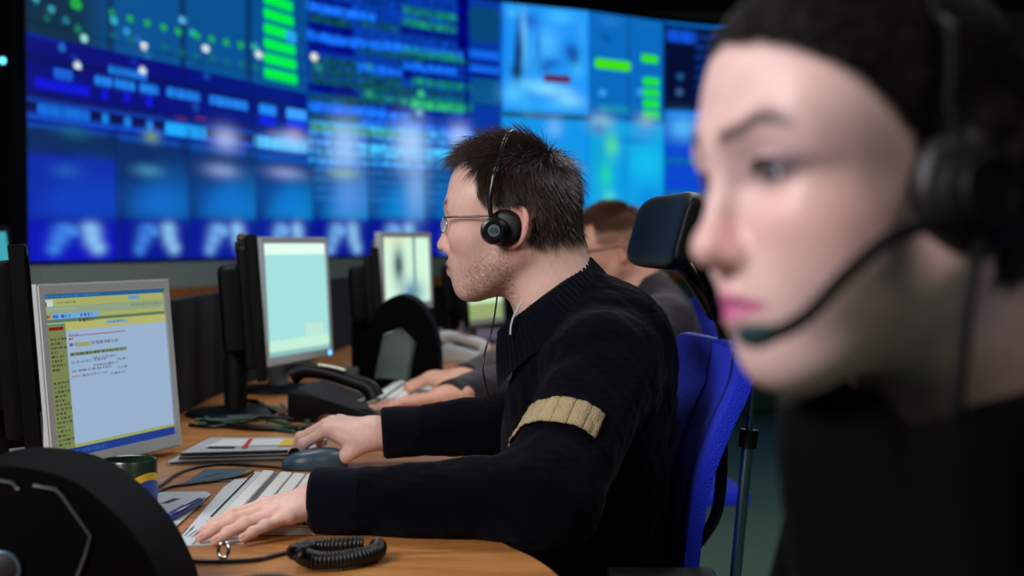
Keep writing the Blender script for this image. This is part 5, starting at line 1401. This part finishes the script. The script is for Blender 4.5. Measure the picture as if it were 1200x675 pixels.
# folded reading glasses / cable clutter
def pz(x, y, h): return onz(x, y, Z+h)
rg = empty('reading_glasses', pz(385,497,0), label='brown reading glasses lying on the desk above the mouse hand', cat='glasses')
BRO = mat('frame_brown', (120,70,40), .3)
tube_obj('temple', [pz(364,503,.004),pz(372,494,.012),pz(381,489,.018),pz(392,489,.018)], .0016, BRO, rg, 8)
tube_obj('temple', [pz(397,492,.015),pz(405,495,.010),pz(420,499,.004)], .0016, BRO, rg, 8)
for q in (384,397):
    bm = bmesh.new(); c_ = pz(q,493,.012); tube(bm, [c_+Vector((.019*math.cos(k*.3142),-.004*math.sin(k*.3142),.012*math.sin(k*.3142))) for k in range(20)], .0014, 6, closed=True); bmo('rim', bm, BRO, rg, smooth=True, auto=False)
cols = [mat('cable_green', (30,80,66), .4), CB, mat('cable_grey', (70,88,88), .4), CB, CB, mat('cable_brown', (110,74,46), .5), CB, MATS['cable_green']]
rr = random.Random(3)
labs = ['green cable snaking across the desk behind the silver monitor','black cable looping under the edge-on monitor with the webcam','grey cable lying behind the newspapers','thick black cable bundled left of the desk telephone','black cable curling around the monitor foot','brown cable looping before the desk telephone','black cable trailing from the telephone to the wall side','second green cable lying just behind the newspaper pile']
for k, pts in enumerate([[(228,492),(262,492),(300,490,.004),(335,497),(352,503)],[(222,498),(250,500),(285,494,.008),(310,488,.012),(350,492)],[(240,490),(285,488,.004),(330,486),(362,494)],[(236,494),(280,500),(330,502),(365,500)],
    [(262,480),(276,471,.015),(300,470,.02),(318,482),(300,492),(270,490)],[(312,494),(325,486,.012),(336,481,.02),(330,474,.02)],[(340,492),(322,482,.01),(300,474),(275,466)],[(232,497),(275,496),(322,503),(345,506)]]):
    cable(pts, .0040 if k != 3 else .006, cols[k], labs[k])
# small grey box and floor unit
a = onz(409,446,Z); bm = bmesh.new(); box(bm, (a.x-.025,a.y-.02,Z+.0006),(a.x+.025,a.y+.03,Z+.035), bev=.004); 
cbx = bmo('small_box', bm, mat('box_grey', (128,136,126), .6), None, smooth=True, label='small grey box in the shade between the pale screen and the terminal', cat='box')
# wall lamp dot at far left
c_ = at(3,71,4.846); bm = bmesh.new(); bmesh.ops.create_uvsphere(bm, u_segments=16, v_segments=10, radius=.012); bmesh.ops.translate(bm, verts=bm.verts[:], vec=c_); bmo('indicator_light', bm, mat('led_teal', (90,200,220), .3, emit=2.5), None, smooth=True, label='small teal indicator light on the black partition at far left', cat='indicator light')
# ================================================================== LIGHT
cam = bpy.data.cameras.new('camera'); co = bpy.data.objects.new('camera', cam); COL.objects.link(co); SC.camera = co
cam.sensor_width = 36; cam.lens = 36*F/1200; co.location = (0,0,CAMZ); co.rotation_euler = (R(90)-PT,0,0); cam.clip_start = .02
cam.dof.use_dof = True; cam.dof.focus_distance = 2.05; cam.dof.aperture_fstop = 3.4; cam.dof.aperture_blades = 8
def area(name, loc, to, size, power, col=(1,1,1), sy=None):
    l = bpy.data.lights.new(name, 'AREA'); l.energy = power; l.color = col; l.shape = 'RECTANGLE'; l.size = size; l.size_y = sy or size
    o = bpy.data.objects.new(name, l); COL.objects.link(o); o.location = loc; o.rotation_euler = (Vector(to)-Vector(loc)).to_track_quat('-Z','Y').to_euler(); return o
area('ceiling_lamp_1', (-1.7,.0,2.3), (.1,1.4,1.05), 1.0, 66, (1,.95,.98))
area('ceiling_lamp_2', (-.8,3.2,2.9), (-.4,2.6,.8), .9, 16, (.95,.97,1))
area('ceiling_lamp_4', (1.3,2.6,2.9), (-.5,2.6,.9), .9, 22, (.95,.97,1))
area('ceiling_lamp_5', (1.3,-.7,2.8), (.4,1.0,1.0), .8, 11, (1,.92,.85))
area('ceiling_lamp_3', (.6,5.2,2.9), (.2,3.9,.8), .9, 22, (.95,.97,1))
w = bpy.data.worlds.new('world'); SC.world = w; w.use_nodes = True; w.node_tree.nodes['Background'].inputs[0].default_value = (.004,.007,.009,1)
SC.view_settings.view_transform = 'Standard'; SC.view_settings.look = 'None'; SC.view_settings.exposure = 0; SC.view_settings.gamma = 1
